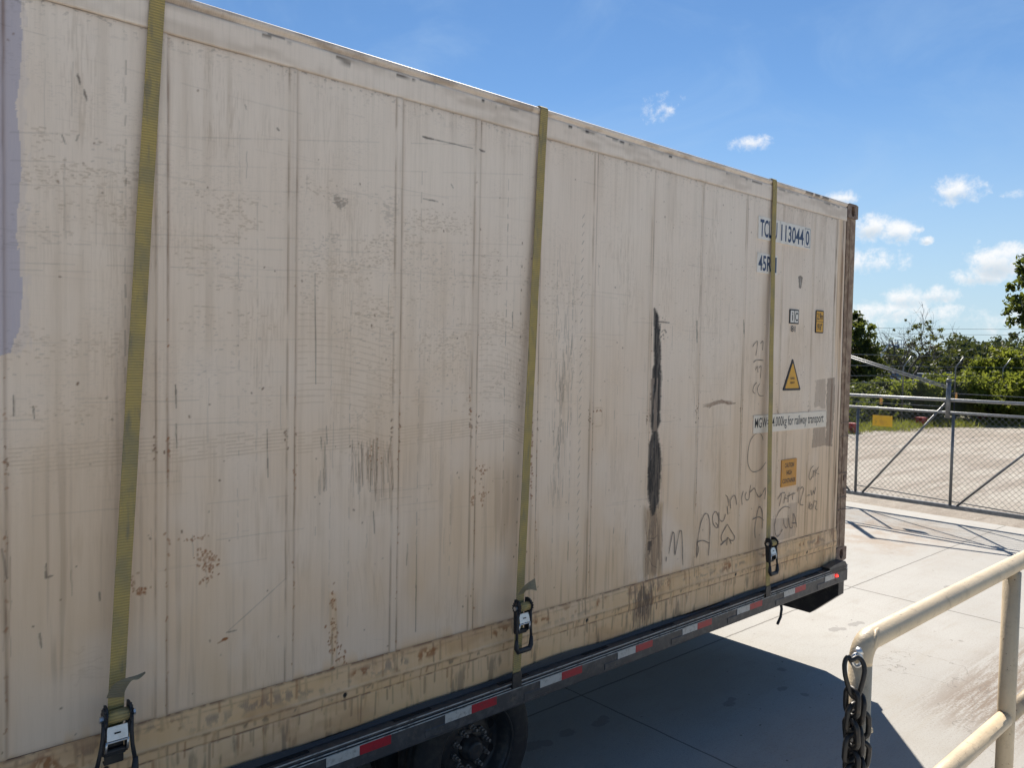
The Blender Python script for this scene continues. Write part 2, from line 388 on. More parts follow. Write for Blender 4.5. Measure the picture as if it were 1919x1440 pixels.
class MB:
    """collects shapes given in world coordinates, then links them as ONE mesh object"""
    def __init__(s): s.v = []; s.f = []
    def add(s, vs, fs):
        o = len(s.v); s.v += [tuple(map(float, q)) for q in vs]; s.f += [tuple(i + o for i in f) for f in fs]; return s
    def box(s, a, b, bev=0.0):
        x0, y0, z0 = (min(a[i], b[i]) for i in range(3)); x1, y1, z1 = (max(a[i], b[i]) for i in range(3))
        if bev <= 0:
            return s.add([(x0, y0, z0), (x1, y0, z0), (x1, y1, z0), (x0, y1, z0), (x0, y0, z1), (x1, y0, z1), (x1, y1, z1), (x0, y1, z1)],
                         [(3, 2, 1, 0), (4, 5, 6, 7), (0, 1, 5, 4), (1, 2, 6, 5), (2, 3, 7, 6), (3, 0, 4, 7)])
        e = min(bev, (x1 - x0) / 3, (y1 - y0) / 3, (z1 - z0) / 3)
        cs = ((x0, x1), (y0, y1), (z0, z1)); vs = []; idx = {}
        for ix in (0, 1):
            for iy in (0, 1):
                for iz in (0, 1):
                    for ax in range(3):
                        q = [cs[0][ix], cs[1][iy], cs[2][iz]]; sg = (ix, iy, iz)
                        for k in range(3):
                            if k != ax: q[k] += e if sg[k] == 0 else -e
                        idx[(ix, iy, iz, ax)] = len(vs); vs.append(q)
        fs = []
        for ax in range(3):
            u, w = [k for k in range(3) if k != ax]
            for sd in (0, 1):
                loop = []
                for (a_, b_) in ((0, 0), (1, 0), (1, 1), (0, 1)):
                    k = [0, 0, 0]; k[ax] = sd; k[u] = a_; k[w] = b_; loop.append(idx[(*k, ax)])
                fs.append(loop)
            for su in (0, 1):
                for sw in (0, 1):
                    k0 = [0, 0, 0]; k1 = [0, 0, 0]; k0[ax] = 0; k1[ax] = 1
                    for k in (k0, k1): k[u] = su; k[w] = sw
                    fs.append([idx[(*k0, u)], idx[(*k1, u)], idx[(*k1, w)], idx[(*k0, w)]])
        for ix in (0, 1):
            for iy in (0, 1):
                for iz in (0, 1): fs.append([idx[(ix, iy, iz, k)] for k in range(3)])
        cen = Vector(((x0 + x1) / 2, (y0 + y1) / 2, (z0 + z1) / 2)); out = []
        for f in fs:
            q = [Vector(vs[i]) for i in f]; n = (q[1] - q[0]).cross(q[2] - q[0]); c = sum(q, Vector()) / len(q)
            out.append(f if n.dot(c - cen) > 0 else f[::-1])
        return s.add(vs, out)
    def tube(s, pts, r, n=10, closed=False, caps=True):
        pts = [Vector(q) for q in pts]; k = len(pts)
        rs = r if isinstance(r, (list, tuple)) else [r] * k
        vs = []; prev = None
        for i, q in enumerate(pts):
            if closed: t = pts[(i + 1) % k] - pts[i - 1]
            else: t = pts[min(i + 1, k - 1)] - pts[max(i - 1, 0)]
            t = t.normalized() if t.length > 1e-9 else Vector((0, 0, 1))
            if prev is None:
                a = Vector((0, 0, 1)) if abs(t.z) < .9 else Vector((1, 0, 0)); u = t.cross(a).normalized()
            else:
                u = prev - t * prev.dot(t); u = u.normalized() if u.length > 1e-6 else t.orthogonal().normalized()
            prev = u; w = t.cross(u)
            for j in range(n):
                an = 2 * PI * j / n; vs.append(q + (u * math.cos(an) + w * math.sin(an)) * rs[i])
        fs = []
        for i in range(k if closed else k - 1):
            for j in range(n):
                a, b = i * n + j, i * n + (j + 1) % n; c, d = ((i + 1) % k) * n + (j + 1) % n, ((i + 1) % k) * n + j
                fs.append((a, b, c, d))
        if caps and not closed: fs += [tuple(range(n))[::-1], tuple(range((k - 1) * n, k * n))]
        return s.add(vs, fs)
    def lathe(s, prof, c, n=40):                              # profile (y offset, radius) turned round an axis along Y through c
        vs = []; k = len(prof)
        for (y, r) in prof:
            for j in range(n):
                a = 2 * PI * j / n; vs.append((c[0] + r * math.cos(a), c[1] + y, c[2] + r * math.sin(a)))
        fs = [(i * n + j, i * n + (j + 1) % n, (i + 1) * n + (j + 1) % n, (i + 1) * n + j) for i in range(k - 1) for j in range(n)]
        return s.add(vs, fs)
    def prism_y(s, poly, y0, y1):                             # poly in (x, z), extruded along y
        n = len(poly)
        ar = sum(poly[i][0] * poly[(i + 1) % n][1] - poly[(i + 1) % n][0] * poly[i][1] for i in range(n))
        if ar < 0: poly = poly[::-1]
        y0, y1 = min(y0, y1), max(y0, y1)
        vs = [(x, y0, z) for x, z in poly] + [(x, y1, z) for x, z in poly]
        fs = [tuple(range(n)), tuple(range(n, 2 * n))[::-1]] + [(i + n, (i + 1) % n + n, (i + 1) % n, i) for i in range(n)]
        return s.add(vs, fs)
    def ribbon(s, A, B, th=0.003):                            # strip between two edge curves with real thickness
        n = len(A); A = [Vector(q) for q in A]; B = [Vector(q) for q in B]; vs = []
        for i in range(n):
            t = (A[min(i + 1, n - 1)] - A[max(i - 1, 0)]); w = B[i] - A[i]; nn = t.cross(w)
            nn = nn.normalized() * th / 2 if nn.length > 1e-12 else Vector((0, th / 2, 0))
            vs += [A[i] - nn, B[i] - nn, B[i] + nn, A[i] + nn]
        fs = [(0, 1, 2, 3), tuple(4 * (n - 1) + k for k in (3, 2, 1, 0))]
        for i in range(n - 1):
            for k in range(4):
                a, b = 4 * i + k, 4 * i + (k + 1) % 4; fs.append((a, a + 4, b + 4, b))
        return s.add(vs, fs)
    def build(s, name, m, parent=None, smooth=False, label=None):
        org = wloc(parent) if parent is not None else Vector((0, 0, 0))
        me = bpy.data.meshes.new(name)
        me.from_pydata([tuple(Vector(q) - org) for q in s.v], [], s.f); me.update()
        o = finish(me, name, m, parent, smooth)
        if label: o['label'] = label
        return o


def smooth_by_angle(o, deg=40):
    me = o.data; me.polygons.foreach_set('use_smooth', [True] * len(me.polygons))
    if hasattr(me, 'set_sharp_from_angle'): me.set_sharp_from_angle(angle=math.radians(deg))
    return o


def tri_mesh(name, verts, quads, m, parent=None):              # quick numpy mesh of quads
    me = bpy.data.meshes.new(name)
    org = np.array(wloc(parent)) if parent is not None else np.zeros(3)
    v = np.asarray(verts, np.float32) - org.astype(np.float32); q = np.asarray(quads, np.int32)
    me.vertices.add(len(v)); me.vertices.foreach_set('co', v.ravel())
    me.loops.add(q.size); me.loops.foreach_set('vertex_index', q.ravel())
    me.polygons.add(len(q)); me.polygons.foreach_set('loop_start', np.arange(0, q.size, q.shape[1], dtype=np.int32))
    me.update(calc_edges=True); me.validate()
    return finish(me, name, m, parent, False)


# ------------------------------------------------------------------ ground
def sheet(name, poly, z, m, label=None):
    me = bpy.data.meshes.new(name); me.from_pydata([(x, y, z) for x, y in poly], [], [tuple(range(len(poly)))]); me.update()
    o = finish(me, name, m, None, False); o['kind'] = 'structure'; return o

sheet('ground', [(-1500, -1500), (1500, -1500), (1500, 1500), (-1500, 1500)], -.008, MAT['earth'])
sheet('gravel_lot', [(6.9, -14), (40, -10), (27.5, 7.0), (24.2, 9.1), (20.5, 9.9), (13, 14), (6.9, 16)], -.004, MAT['gravel'])
sheet('concrete_yard', [(-30, -20), (7.2, -20), (7.0, 20), (-30, 20)], 0.0, MAT['concrete'])

dk = MB(); dk.box((-13, -7, 0), (-2.0, -2.10, .77), .012)
o = dk.build('loading_dock', 'dock'); o['kind'] = 'structure'

# ------------------------------------------------------------------ painted wear of the container side, with some shade on the top rail
def vnoise(xs, zs, fx, fz, seed, octs=4):
    out = np.zeros((len(zs), len(xs)), np.float32); amp = 1; tot = 0
    for k in range(octs):
        r = np.random.RandomState(seed + k); gx = xs * fx; gz = zs * fz
        gx = gx - gx.min(); gz = gz - gz.min()
        g = r.rand(int(gz.max()) + 3, int(gx.max()) + 3).astype(np.float32)
        ix = gx.astype(int); iz = gz.astype(int); tx = gx - ix; tz = gz - iz
        tx = tx * tx * (3 - 2 * tx); tz = tz * tz * (3 - 2 * tz)
        a = g[np.ix_(iz, ix)]; b = g[np.ix_(iz, ix + 1)]; c = g[np.ix_(iz + 1, ix)]; d = g[np.ix_(iz + 1, ix + 1)]
        out += amp * ((a * (1 - tx) + b * tx) * (1 - tz)[:, None] + (c * (1 - tx) + d * tx) * tz[:, None])
        tot += amp; amp *= .5; fx *= 2.1; fz *= 2.1
    return out / tot


def sstep(v, lo, hi):
    t = np.clip((v - lo) / (hi - lo), 0, 1); return t * t * (3 - 2 * t)


SEAMS = [-7.36, -6.865, -6.37, -5.876, -5.383, -4.888, -4.392, -3.951, -3.548, -3.121, -2.62, -2.126, -1.617, -1.14, -.688]
SEAMS = [-7.36 - .494 * k for k in range(9, 0, -1)] + SEAMS
SW = [.034, .028, .028, .026, .03, .018, .012, .010, .010, .010, .010]
SEAMW = dict(zip(SEAMS[-11:], SW))


class Paint:
    def __init__(s, xs, zs):
        s.x = xs; s.z = zs; s.L = {k: np.zeros((len(zs), len(xs)), np.float32) for k in ('dark', 'rust', 'grime', 'tar', 'brown', 'yellow', 'lav', 'grey', 'chip')}
    def win(s, x0, x1, z0, z1):
        return slice(np.searchsorted(s.x, x0), np.searchsorted(s.x, x1) + 1), slice(np.searchsorted(s.z, z0), np.searchsorted(s.z, z1) + 1)
    def put(s, k, ix, iz, v):
        a = s.L[k]; a[iz, ix] = np.maximum(a[iz, ix], v)
    def stroke(s, k, pts, w, op=1.0, soft=.6):
        for (x0, z0), (x1, z1) in zip(pts[:-1], pts[1:]):
            ix, iz = s.win(min(x0, x1) - w - .006, max(x0, x1) + w + .006, min(z0, z1) - w - .006, max(z0, z1) + w + .006)
            X = s.x[ix][None, :]; Z = s.z[iz][:, None]
            if X.size == 0 or Z.size == 0: continue
            dx, dz = x1 - x0, z1 - z0; l2 = dx * dx + dz * dz + 1e-12
            t = np.clip(((X - x0) * dx + (Z - z0) * dz) / l2, 0, 1)
            d = np.hypot(X - x0 - t * dx, Z - z0 - t * dz)
            s.put(k, ix, iz, op * (1 - sstep(d, w * (1 - soft), w * (1 + soft * .3) + .0026)))
    def pstroke(s, k, pts, w, op=1.0):
        q = [wall(*a) for a in pts]; n = 6; Q = []
        r = np.random.RandomState(int(abs(pts[0][0] * 7 + pts[0][1] * 13)) % 99991)
        for a, b in zip(q[:-1], q[1:]): Q += [(a[0] + (b[0] - a[0]) * t + r.normal(0, .0007), a[1] + (b[1] - a[1]) * t + r.normal(0, .0007)) for t in np.linspace(0, 1, n)[:-1]]
        Q.append(q[-1]); m = len(Q) - 1
        for i in range(m): s.stroke(k, Q[i:i + 2], w * (.22 + .55 * math.sin(PI * (i + .5) / m) ** .7) * r.uniform(.7, 1.15), op * r.uniform(.55, .95))
    def blot(s, k, x, z, rx, rz, op=1.0, rag=1.2, fx=40, fz=40, seed=1, lo=0.0, hi=.5):
        ix, iz = s.win(x - 1.6 * rx, x + 1.6 * rx, z - 1.6 * rz, z + 1.6 * rz)
        xs, zs = s.x[ix], s.z[iz]
        if len(xs) < 2 or len(zs) < 2: return
        r = 1 - np.hypot((xs[None, :] - x) / rx, (zs[:, None] - z) / rz)
        v = r + rag * (vnoise(xs, zs, fx, fz, seed) - .5)
        s.put(k, ix, iz, op * sstep(v, lo, hi))
    def rect(s, k, x0, x1, z0, z1, op=1.0, rag=.02, fx=30, fz=30, seed=3, soft=.01, tex=None):
        ix, iz = s.win(x0 - .08, x1 + .08, z0 - .08, z1 + .08); xs, zs = s.x[ix], s.z[iz]
        if len(xs) < 2 or len(zs) < 2: return
        n = (vnoise(xs, zs, fx, fz, seed) - .5) * 2 * rag
        d = np.minimum(np.minimum(xs[None, :] - x0, x1 - xs[None, :]), np.minimum(zs[:, None] - z0, z1 - zs[:, None])) + n
        v = op * sstep(d, -soft, soft)
        if tex is not None: v = v * sstep(vnoise(xs, zs, tex[0], tex[1], seed + 9), tex[2], tex[3])
        s.put(k, ix, iz, v)
    def poly(s, k, P, op=1.0, rag=.006, seed=5):
        P = np.array(P); ix, iz = s.win(P[:, 0].min() - .03, P[:, 0].max() + .03, P[:, 1].min() - .03, P[:, 1].max() + .03)
        xs, zs = s.x[ix], s.z[iz]
        if len(xs) < 2 or len(zs) < 2: return
        X, Z = np.meshgrid(xs, zs)
        X = X + (vnoise(xs, zs, 90, 25, seed) - .5) * 2 * rag * 2
        inside = np.zeros(X.shape, bool); n = len(P)
        for i in range(n):
            x0, z0 = P[i]; x1, z1 = P[(i + 1) % n]
            if z0 == z1: continue
            c = ((z0 > Z) != (z1 > Z)) & (X < (x1 - x0) * (Z - z0) / (z1 - z0) + x0); inside ^= c
        v = inside.astype(np.float32)
        if k == 'tar':
            for _ in range(2): v[:, 1:-1] = (v[:, :-2] + 2 * v[:, 1:-1] + v[:, 2:]) / 4
            v = v * (.88 + .12 * sstep(vnoise(xs, zs, 150, 9, seed + 3), .35, .6))
        s.put(k, ix, iz, v * op)
    def ticks(s, k, x0, x1, z0, z1, n, ln=(.006, .022), op=(.15, .6), seed=0, vert=False, w=.0012):
        r = np.random.RandomState(seed); op = (op[0] * .45, op[1] * .62)
        n = int(n * 2.6); xs, zs = np.linspace(x0, x1, 60), np.linspace(z0, z1, 60); den = sstep(vnoise(xs, zs, 5, 9, 3000 + seed, 4), .42, .68)
        for _ in range(n):                                    # gathered in patches, thinning out to nothing
            a, b_ = r.rand(), r.beta(1.6, 1.6)
            if r.rand() > den[int(b_ * 59), int(a * 59)]: continue
            x = x0 + (x1 - x0) * a; z = z0 + (z1 - z0) * b_; l = r.uniform(*ln) * r.choice([.5, .8, 1.2])
            if vert: s.stroke(k, [(x, z), (x + r.normal(0, .002), z - l)], w, r.uniform(*op))
            else: s.stroke(k, [(x, z), (x + l, z + r.normal(0, .0015))], w, r.uniform(*op))
    def specks(s, k, x, z, rx, rz, n, size=(.002, .006), op=(.5, 1), seed=0):
        r = np.random.RandomState(seed)
        for _ in range(n):
            px = x + r.normal(0, rx); pz = z + r.normal(0, rz); l = r.uniform(*size)
            s.stroke(k, [(px, pz), (px + r.uniform(-l, l), pz - l * r.uniform(0, 1.4))], l * .6, r.uniform(*op))
    def attrs(s, me):
        for nm, ks in (('wear', ('dark', 'rust', 'grime')), ('stain', ('tar', 'brown', 'yellow')), ('paint', ('lav', 'grey', 'chip'))):
            a = me.color_attributes.new(nm, 'FLOAT_COLOR', 'POINT')
            d = np.ones((len(s.z), len(s.x), 4), np.float32)
            for i, k in enumerate(ks): d[..., i] = np.clip(s.L[k], 0, 1)
            a.data.foreach_set('color', d.ravel())


def grid_mesh(name, xs, zs, yy, parent, paint=None, z_off=HC, m='wall'):
    X, Z = np.meshgrid(xs, zs); V = np.stack([X, yy, Z + z_off], -1).reshape(-1, 3)
    nx, nz = len(xs), len(zs); i, j = np.meshgrid(np.arange(nx - 1), np.arange(nz - 1)); a = (j * nx + i).ravel()
    Q = np.stack([a, a + 1, a + nx + 1, a + nx], 1)
    o = tri_mesh(name, V, Q, m, parent)
    if paint is not None: paint.attrs(o.data)
    o.data.polygons.foreach_set('use_smooth', [True] * len(o.data.polygons))
    return o


XS = np.unique(np.round(np.concatenate([np.arange(-11.99, -8, .03), np.arange(-8, -6, .010), np.arange(-6, -3, .0036), np.arange(-3, -.185, .0055), [-.186]]), 5))
ZTOP, ZBOT = 2.748, .288
ZS = np.unique(np.round(np.concatenate([np.arange(ZBOT, ZTOP, .0034), [ZTOP]]), 5))


def seam_lift(x):
    """how far the joint strips and end ribs stand out of the side (metres) at position x"""
    h = np.zeros_like(x)
    for sx in SEAMS:
        hw = SEAMW.get(sx, .03) / 2; d = np.abs(x - sx)
        h = np.maximum(h, (.0065 if hw > .008 else .0040) * (1 - sstep(d, hw - .002, hw + .004)))
        h = h - .0018 * np.exp(-((x - sx - hw - .007) / .004) ** 2)
    for (a, b, hh) in ((-.345, -.275, .006), (-.235, -.215, .007)):
        h = np.maximum(h, hh * sstep(x, a - .004, a + .003) * (1 - sstep(x, b - .003, b + .004)))
    return h


def make_container():
    c = thing('shipping_container', (-6.1, 1.22, HC), 'weathered cream refrigerated shipping container riding on the trailer', 'container')
    # ---- side panel
    P = Paint(XS, ZS); L = P.L
    low = vnoise(XS, ZS, 1.6, 1.1, 40, 3)
    yy = -seam_lift(XS)[None, :] + .008 * (low - .5) + .0026 * (vnoise(XS, ZS, 9, 5, 44, 3) - .5)
    # broad dirt
    st = vnoise(XS, ZS, 26, 1.3, 50, 4); br = vnoise(XS, ZS, 2.2, 1.6, 60, 4); fi = vnoise(XS, ZS, 120, 6, 64, 3)
    up = (ZS[:, None] - ZBOT) / (ZTOP - ZBOT)
    L['grime'] += .30 * sstep(st * .6 + br * .5, .56, .80) * (.5 + .5 * fi)
    L['yellow'] += np.clip(.05 + 1.0 * (1 - up) ** 1.25, 0, 1) * (.55 + .45 * sstep(br, .3, .7)) * .72
    L['brown'] += .30 * sstep(vnoise(XS, ZS, 48, 1.5, 66, 4), .54, .74) * np.clip(1.15 - 1.5 * up, 0, 1) * sstep(br, .35, .7)
    rub = vnoise(XS, ZS, 5, 4, 70, 4); ht = vnoise(XS, ZS, 90, 290, 71, 3)
    zone = sstep(rub, .48, .66) * sstep(up, .28, .42)
    L['dark'] += .10 * zone * sstep(ht, .60, .74)
    vt = vnoise(XS, ZS, 300, 14, 72, 3); zone2 = sstep(vnoise(XS, ZS, 6, 2.2, 73, 4), .5, .68)
    L['grime'] += .24 * zone2 * sstep(vt, .48, .68)
    # seams: brown line on the right, fine dark line on the left, rust spots
    for i, sx in enumerate(SEAMS):
        if sx < -8: continue
        hw = SEAMW.get(sx, .03) / 2; ix, iz = P.win(sx - .1, sx + .12, ZBOT, ZTOP); xs, zs = XS[ix], ZS[iz]
        nz = vnoise(xs, zs, 30, 4, 80 + i, 4)
        P.put('brown', ix, iz, (.36 + .5 * sstep(nz, .42, .7)) * np.exp(-((xs - sx - hw - .004) / .0062) ** 2)[None, :] * .85)
        P.put('brown', ix, iz, .50 * sstep(nz, .40, .62) * np.exp(-((xs - sx + hw + .003) / .003) ** 2)[None, :])
        P.put('grime', ix, iz, .24 * sstep(vnoise(xs, zs, 22, 2.4, 95 + i, 4), .40, .68) * np.exp(-np.abs(xs - sx) / .035)[None, :])
        P.specks('rust', sx + hw + .004, .75, .004, .45, 26, (.002, .006), (.3, .8), 100 + i)
        P.specks('brown', sx - hw - .005, 1.28, .003, .03, 8, (.002, .006), (.5, .9), 130 + i)
        P.specks('brown', sx + hw + .005, 1.28, .003, .03, 8, (.002, .006), (.5, .9), 150 + i)
    for k, sx in enumerate((-.345, -.27, -.235, -.212)):
        ix, iz = P.win(sx - .03, sx + .03, ZBOT, ZTOP); xs, zs = XS[ix], ZS[iz]
        P.put('brown', ix, iz, (.25 + .6 * sstep(vnoise(xs, zs, 30, 3, 170 + k, 4), .4, .7)) * np.exp(-((xs - sx) / .007) ** 2)[None, :])
    ix, iz = P.win(-.34, -.18, ZBOT, ZTOP); xs, zs = XS[ix], ZS[iz]
    P.put('yellow', ix, iz, .55 * sstep(vnoise(xs, zs, 18, 1.2, 181, 4), .38, .66)); P.put('brown', ix, iz, .5 * sstep(vnoise(xs, zs, 40, 1.6, 182, 4), .55, .75))
    # faint mid-panel lines with stitches of dots
    for k, (x, op, z0, z1) in enumerate(((-5.502, .55, .5, 2.62), (-5.102, .28, .9, 2.5), (-5.03, .22, 1.0, 2.2), (-4.62, .3, .45, 2.2), (-4.269, .42, .45, 2.45), (-4.71, .22, .6, 1.9), (-4.08, .28, .6, 2.1), (-3.754, .6, .9, 2.5), (-3.40, .45, .5, 2.2), (-3.28, .5, .5, 2.0), (-2.9, .2, .5, 2.4), (-1.9, .2, .5, 2.4))):
        r = np.random.RandomState(190 + k); z = z1
        while z > z0:
            l = r.uniform(.01, .06); P.stroke('dark', [(x + r.normal(0, .001), z), (x + r.normal(0, .001), z - l)], .001, op * r.uniform(.3, 1)); z -= l + r.uniform(0, .05)
    z = 2.4
    while z > .42:                                            # the row of slanted weld dashes beside a seam
        P.stroke('dark', [(-3.21 + (2.4 - z) * .002 + .006, z), (-3.218 + (2.4 - z) * .002, z - .020)], .0016, .5 * (.4 + .6 * abs(math.sin(z * 37)))); z -= .047
    z = 2.2
    while z > .6: P.stroke('brown', [(-3.655, z), (-3.655, z - .006)], .003, .7); z -= .118
    # fields of short horizontal scuffs
    for k, (x0, x1, z0, z1, n) in enumerate(((-5.86, -5.45, 1.95, 2.35, 420), (-5.86, -5.45, 1.3, 1.75, 260), (-5.34, -4.92, 1.85, 2.25, 420), (-5.34, -4.92, 1.4, 1.8, 220), (-4.86, -4.41, 1.75, 2.35, 620),
                                             (-4.37, -3.98, 1.9, 2.3, 520), (-4.37, -3.98, 1.35, 1.9, 330), (-3.92, -3.58, 1.3, 2.2, 330), (-4.7, -4.4, 1.15, 1.9, 420), (-3.5, -3.14, 1.3, 2.2, 200), (-2.6, -.8, .9, 2.6, 260))):
        P.ticks('grime', x0, x1, z0, z1, n, (.003, .018), (.35, 1.0), 210 + k); P.ticks('dark', x0, x1, z0, z1, int(n * .22), (.003, .014), (.15, .5), 260 + k)
    P.blot('dark', *wall(636, 378), .05, .035, .5, 2.0, 70, 170, 221, .25, .9); P.blot('dark', *wall(730, 395), .06, .09, .25, 2.0, 60, 190, 222, .3, .9)
    P.ticks('dark', -4.8, -4.45, 2.0, 2.18, 200, (.003, .014), (.2, .55), 223)
    # long scratches, mostly level, and a bundle of curved ones
    r = np.random.RandomState(5)
    for k in range(150):
        x = r.uniform(-6.2, -2.0); z = r.uniform(.75, 2.65); l = r.uniform(.08, .42); dz = r.normal(-.004, .004); op = r.uniform(.06, .24)
        q = [(x + l * t, z + dz * t + r.normal(0, .0008)) for t in np.linspace(0, 1, 5)]
        for a, b in zip(q[:-1], q[1:]):
            if r.rand() < .8: P.stroke('dark', [a, b], .0008, op * r.uniform(.5, 1))
    for yb, op in ((255, .5), (308, .42), (353, .4), (440, .5), (462, .45), (500, .5), (513, .4), (640, .3), (700, .3), (745, .32)):
        q = [wall(x, yb + (y1 - yb) * 0 + (x - 300) * .028 * (1 if yb < 600 else -.5)) for x, y1 in ((x, yb) for x in range(20, 1000, 30))]
        for a, b in zip(q[:-1], q[1:]):
            if r.rand() < .72: P.stroke('dark', [a, b], .0008, op * .5 * r.uniform(.35, 1))
    for k in range(7):
        dz = -.0135 * k
        for x0, x1, amp in ((-5.85, -5.4, .0), (-5.36, -4.9, .008), (-4.86, -4.41, -.05), (-4.37, -3.97, .01), (-3.92, -3.6, -.05)):
            n = 14; q = []
            for t in np.linspace(0, 1, n):
                z = 1.30 + dz + .012 * t + (amp * (sstep(np.array(t), .55, 1.0)) if amp < 0 else amp * t)
                q.append((x0 + (x1 - x0) * t, float(z)))
            for a, b in zip(q[:-1], q[1:]):
                if r.rand() < .85: P.stroke('grime', [a, b], .0010, .5)
    for k in range(16):
        z0 = 1.42 + .026 * k
        for x0, x1 in ((-4.86, -4.42), (-3.92, -3.62)):
            q = [(x0 + (x1 - x0) * t, z0 - .05 * t ** 2.2 + .006 * math.sin(5 * t)) for t in np.linspace(0, 1, 12)]
            for a, b in zip(q[:-1], q[1:]):
                if r.rand() < .75: P.stroke('grime', [a, b], .0010, .4)
    for k in range(110):                                      # vertical scratches
        x = r.uniform(-6.2, -.5); z = r.uniform(.5, 2.6); l = r.uniform(.03, .3); q = [(x + r.normal(0, .0015), z - l * t) for t in np.linspace(0, 1, 5)]
        P.stroke('dark', q, .0008, r.uniform(.06, .3))
    for k in range(240): P.specks('brown', r.uniform(-6, -.5), r.uniform(.3, 2.7), 0, 0, 1, (.002, .005), (.4, .9), 300 + k)
    # named marks, where they are on the panel
    for pts, w, op in ((((146, 138), (150, 157)), .004, .9), (((158, 167), (163, 188)), .004, .9), (((116, 252), (123, 269)), .003, .7), (((148, 252), (143, 263)), .0025, .6),
                       (((792, 256), (800, 259), (830, 265), (885, 278)), .003, .9), (((792, 256), (812, 261)), .006, .9), (((897, 281), (908, 284)), .006, .9), (((793, 372), (820, 378)), .004, .7), (((845, 345), (849, 352)), .004, .7),
                       (((590, 513), (592, 720)), .002, .7), (((329, 722), (330, 765)), .003, .9), (((330, 795), (331, 840)), .002, .8), (((25, 742), (26, 780)), .003, .9), (((62, 762), (64, 785)), .002, .8), (((500, 805), (502, 895)), .0025, .8),
                       (((86, 1058), (87, 1083), (99, 1080)), .004, .9), (((3, 1030), (13, 1085)), .005, .6), (((74, 1188), (78, 1215)), .004, .8), (((186, 1110), (187, 1127)), .003, .7), (((425, 1186), (443, 1182)), .003, .8), (((425, 1186), (535, 1085)), .0015, .45),
                       (((1150, 990), (1150, 1000)), .003, .7), (((1228, 603), (1254, 605)), .006, 1.0), (((720, 1200), (700, 1200)), .001, .1), (((700, 960), (702, 1000)), .004, .8), (((764, 1020), (762, 1060)), .003, .5), (((781, 1040), (779, 1185)), .002, .8),
                       (((960, 585), (960, 615)), .003, .7), (((1306, 602), (1306, 642)), .007, .95), (((1393, 600), (1394, 632)), .006, .95), (((1072, 630), (1070, 665)), .004, .7), (((519, 240), (523, 244)), .005, .8), (((460, 196), (462, 205)), .002, .6)):
        P.pstroke('dark', pts, w, op)
    for k, (px, py) in enumerate(((1236, 610), (1240, 617), (1244, 625), (1232, 622))): P.specks('dark', *wall(px, py), .02, .02, 7, (.003, .007), (.6, 1), 620 + k)
    # dark vertical rub with purple-grey scuffing between two seams
    for k in range(90):
        t = r.rand(); y = 560 + 360 * t; x = 1052 + 8 * math.sin(t * 5) + r.normal(0, 9)
        P.pstroke('dark', ((x, y), (x + r.normal(0, 1.2), y + r.uniform(8, 45))), .0022, r.uniform(.15, .55))
    for k in range(30):
        y = r.uniform(660, 860); x = 1050 + (760 - y) * .03 + r.normal(0, 3); P.pstroke('dark', ((x, y), (x + r.normal(0, .8), y + r.uniform(10, 40))), .004, r.uniform(.3, .7))
    # drips low on the third panel
    for k in range(64):
        x = r.uniform(660, 735); y = r.uniform(820, 880); P.pstroke('brown' if k % 3 else 'dark', ((x, y), (x + r.normal(0, 2), y + r.uniform(20, 90))), .002, r.uniform(.25, .75))
    for k in range(10):
        x = r.uniform(598, 612); y = r.uniform(790, 900); P.pstroke('dark', ((x, y), (x + r.normal(0, 1), y + r.uniform(20, 70))), .0025, r.uniform(.3, .7))
    # smeared columns
    for (x0, x1, y0, y1, op, s_) in ((381, 405, 800, 1045, .7, 1), (475, 500, 890, 1040, .6, 2), (533, 541, 960, 1075, .8, 3), (553, 566, 960, 1075, .8, 4), (118, 212, 1010, 1038, .55, 5), (660, 733, 925, 960, .6, 6), (165, 180, 620, 960, .4, 7), (1145, 1165, 840, 920, .45, 8), (600, 618, 780, 1000, .4, 9), (1040, 1062, 700, 920, .45, 10)):
        xa, za = wall(x0, y0); xb, zb = wall(x1, y1); P.rect('grime', min(xa, xb), max(xa, xb), min(za, zb), max(za, zb), op * .62, .07, 60, 5, 500 + s_, .05, (160, 5, .3, .7))
    # rust blooms
    for k, (px, py, sx, sz, n) in enumerate(((390, 1058, .022, .030, 60), (385, 1035, .02, .012, 18), (262, 1108, .012, .01, 22), (250, 1090, .006, .02, 6), (900, 880, .018, .016, 20), (903, 930, .018, .02, 26), (884, 935, .006, .02, 12), (624, 1190, .012, .045, 40), (627, 1130, .01, .03, 16), (640, 1230, .02, .03, 20), (700, 850, .03, .05, 14), (350, 1010, .05, .004, 14), (880, 760, .003, .04, 10), (995, 880, .003, .10, 30), (1119, 770, .02, .002, 7))):
        P.specks('rust', *wall(px, py), sx, sz, n, (.002, .0065), (.4, .95), 640 + k)
    P.blot('rust', *wall(421, 1199), .016, .008, 1.0, .7, 60, 60, 660); P.pstroke('rust', ((409, 1206), (425, 1197)), .004, .8)
    P.rect('yellow', *sorted((wall(618, 1100)[0], wall(634, 1100)[0])), .30, .62, .7, .02, 30, 6, 670, .02)
    P.rect('brown', *sorted((wall(620, 1100)[0], wall(632, 1100)[0])), .30, .58, .45, .02, 60, 8, 671, .02, (90, 8, .4, .65))
    for k in range(14):
        a = r.uniform(-1, 1); P.pstroke('brown', ((1316 + r.uniform(0, 14), 762 + r.normal(0, 1.2)), (1345 + r.uniform(-5, 10), 753 + a * 2), (1362 + r.uniform(0, 12), 756 + a * 3)), .004, .75)
    P.pstroke('brown', ((1340, 755), (1352, 751), (1366, 757), (1378, 756)), .010, .9)
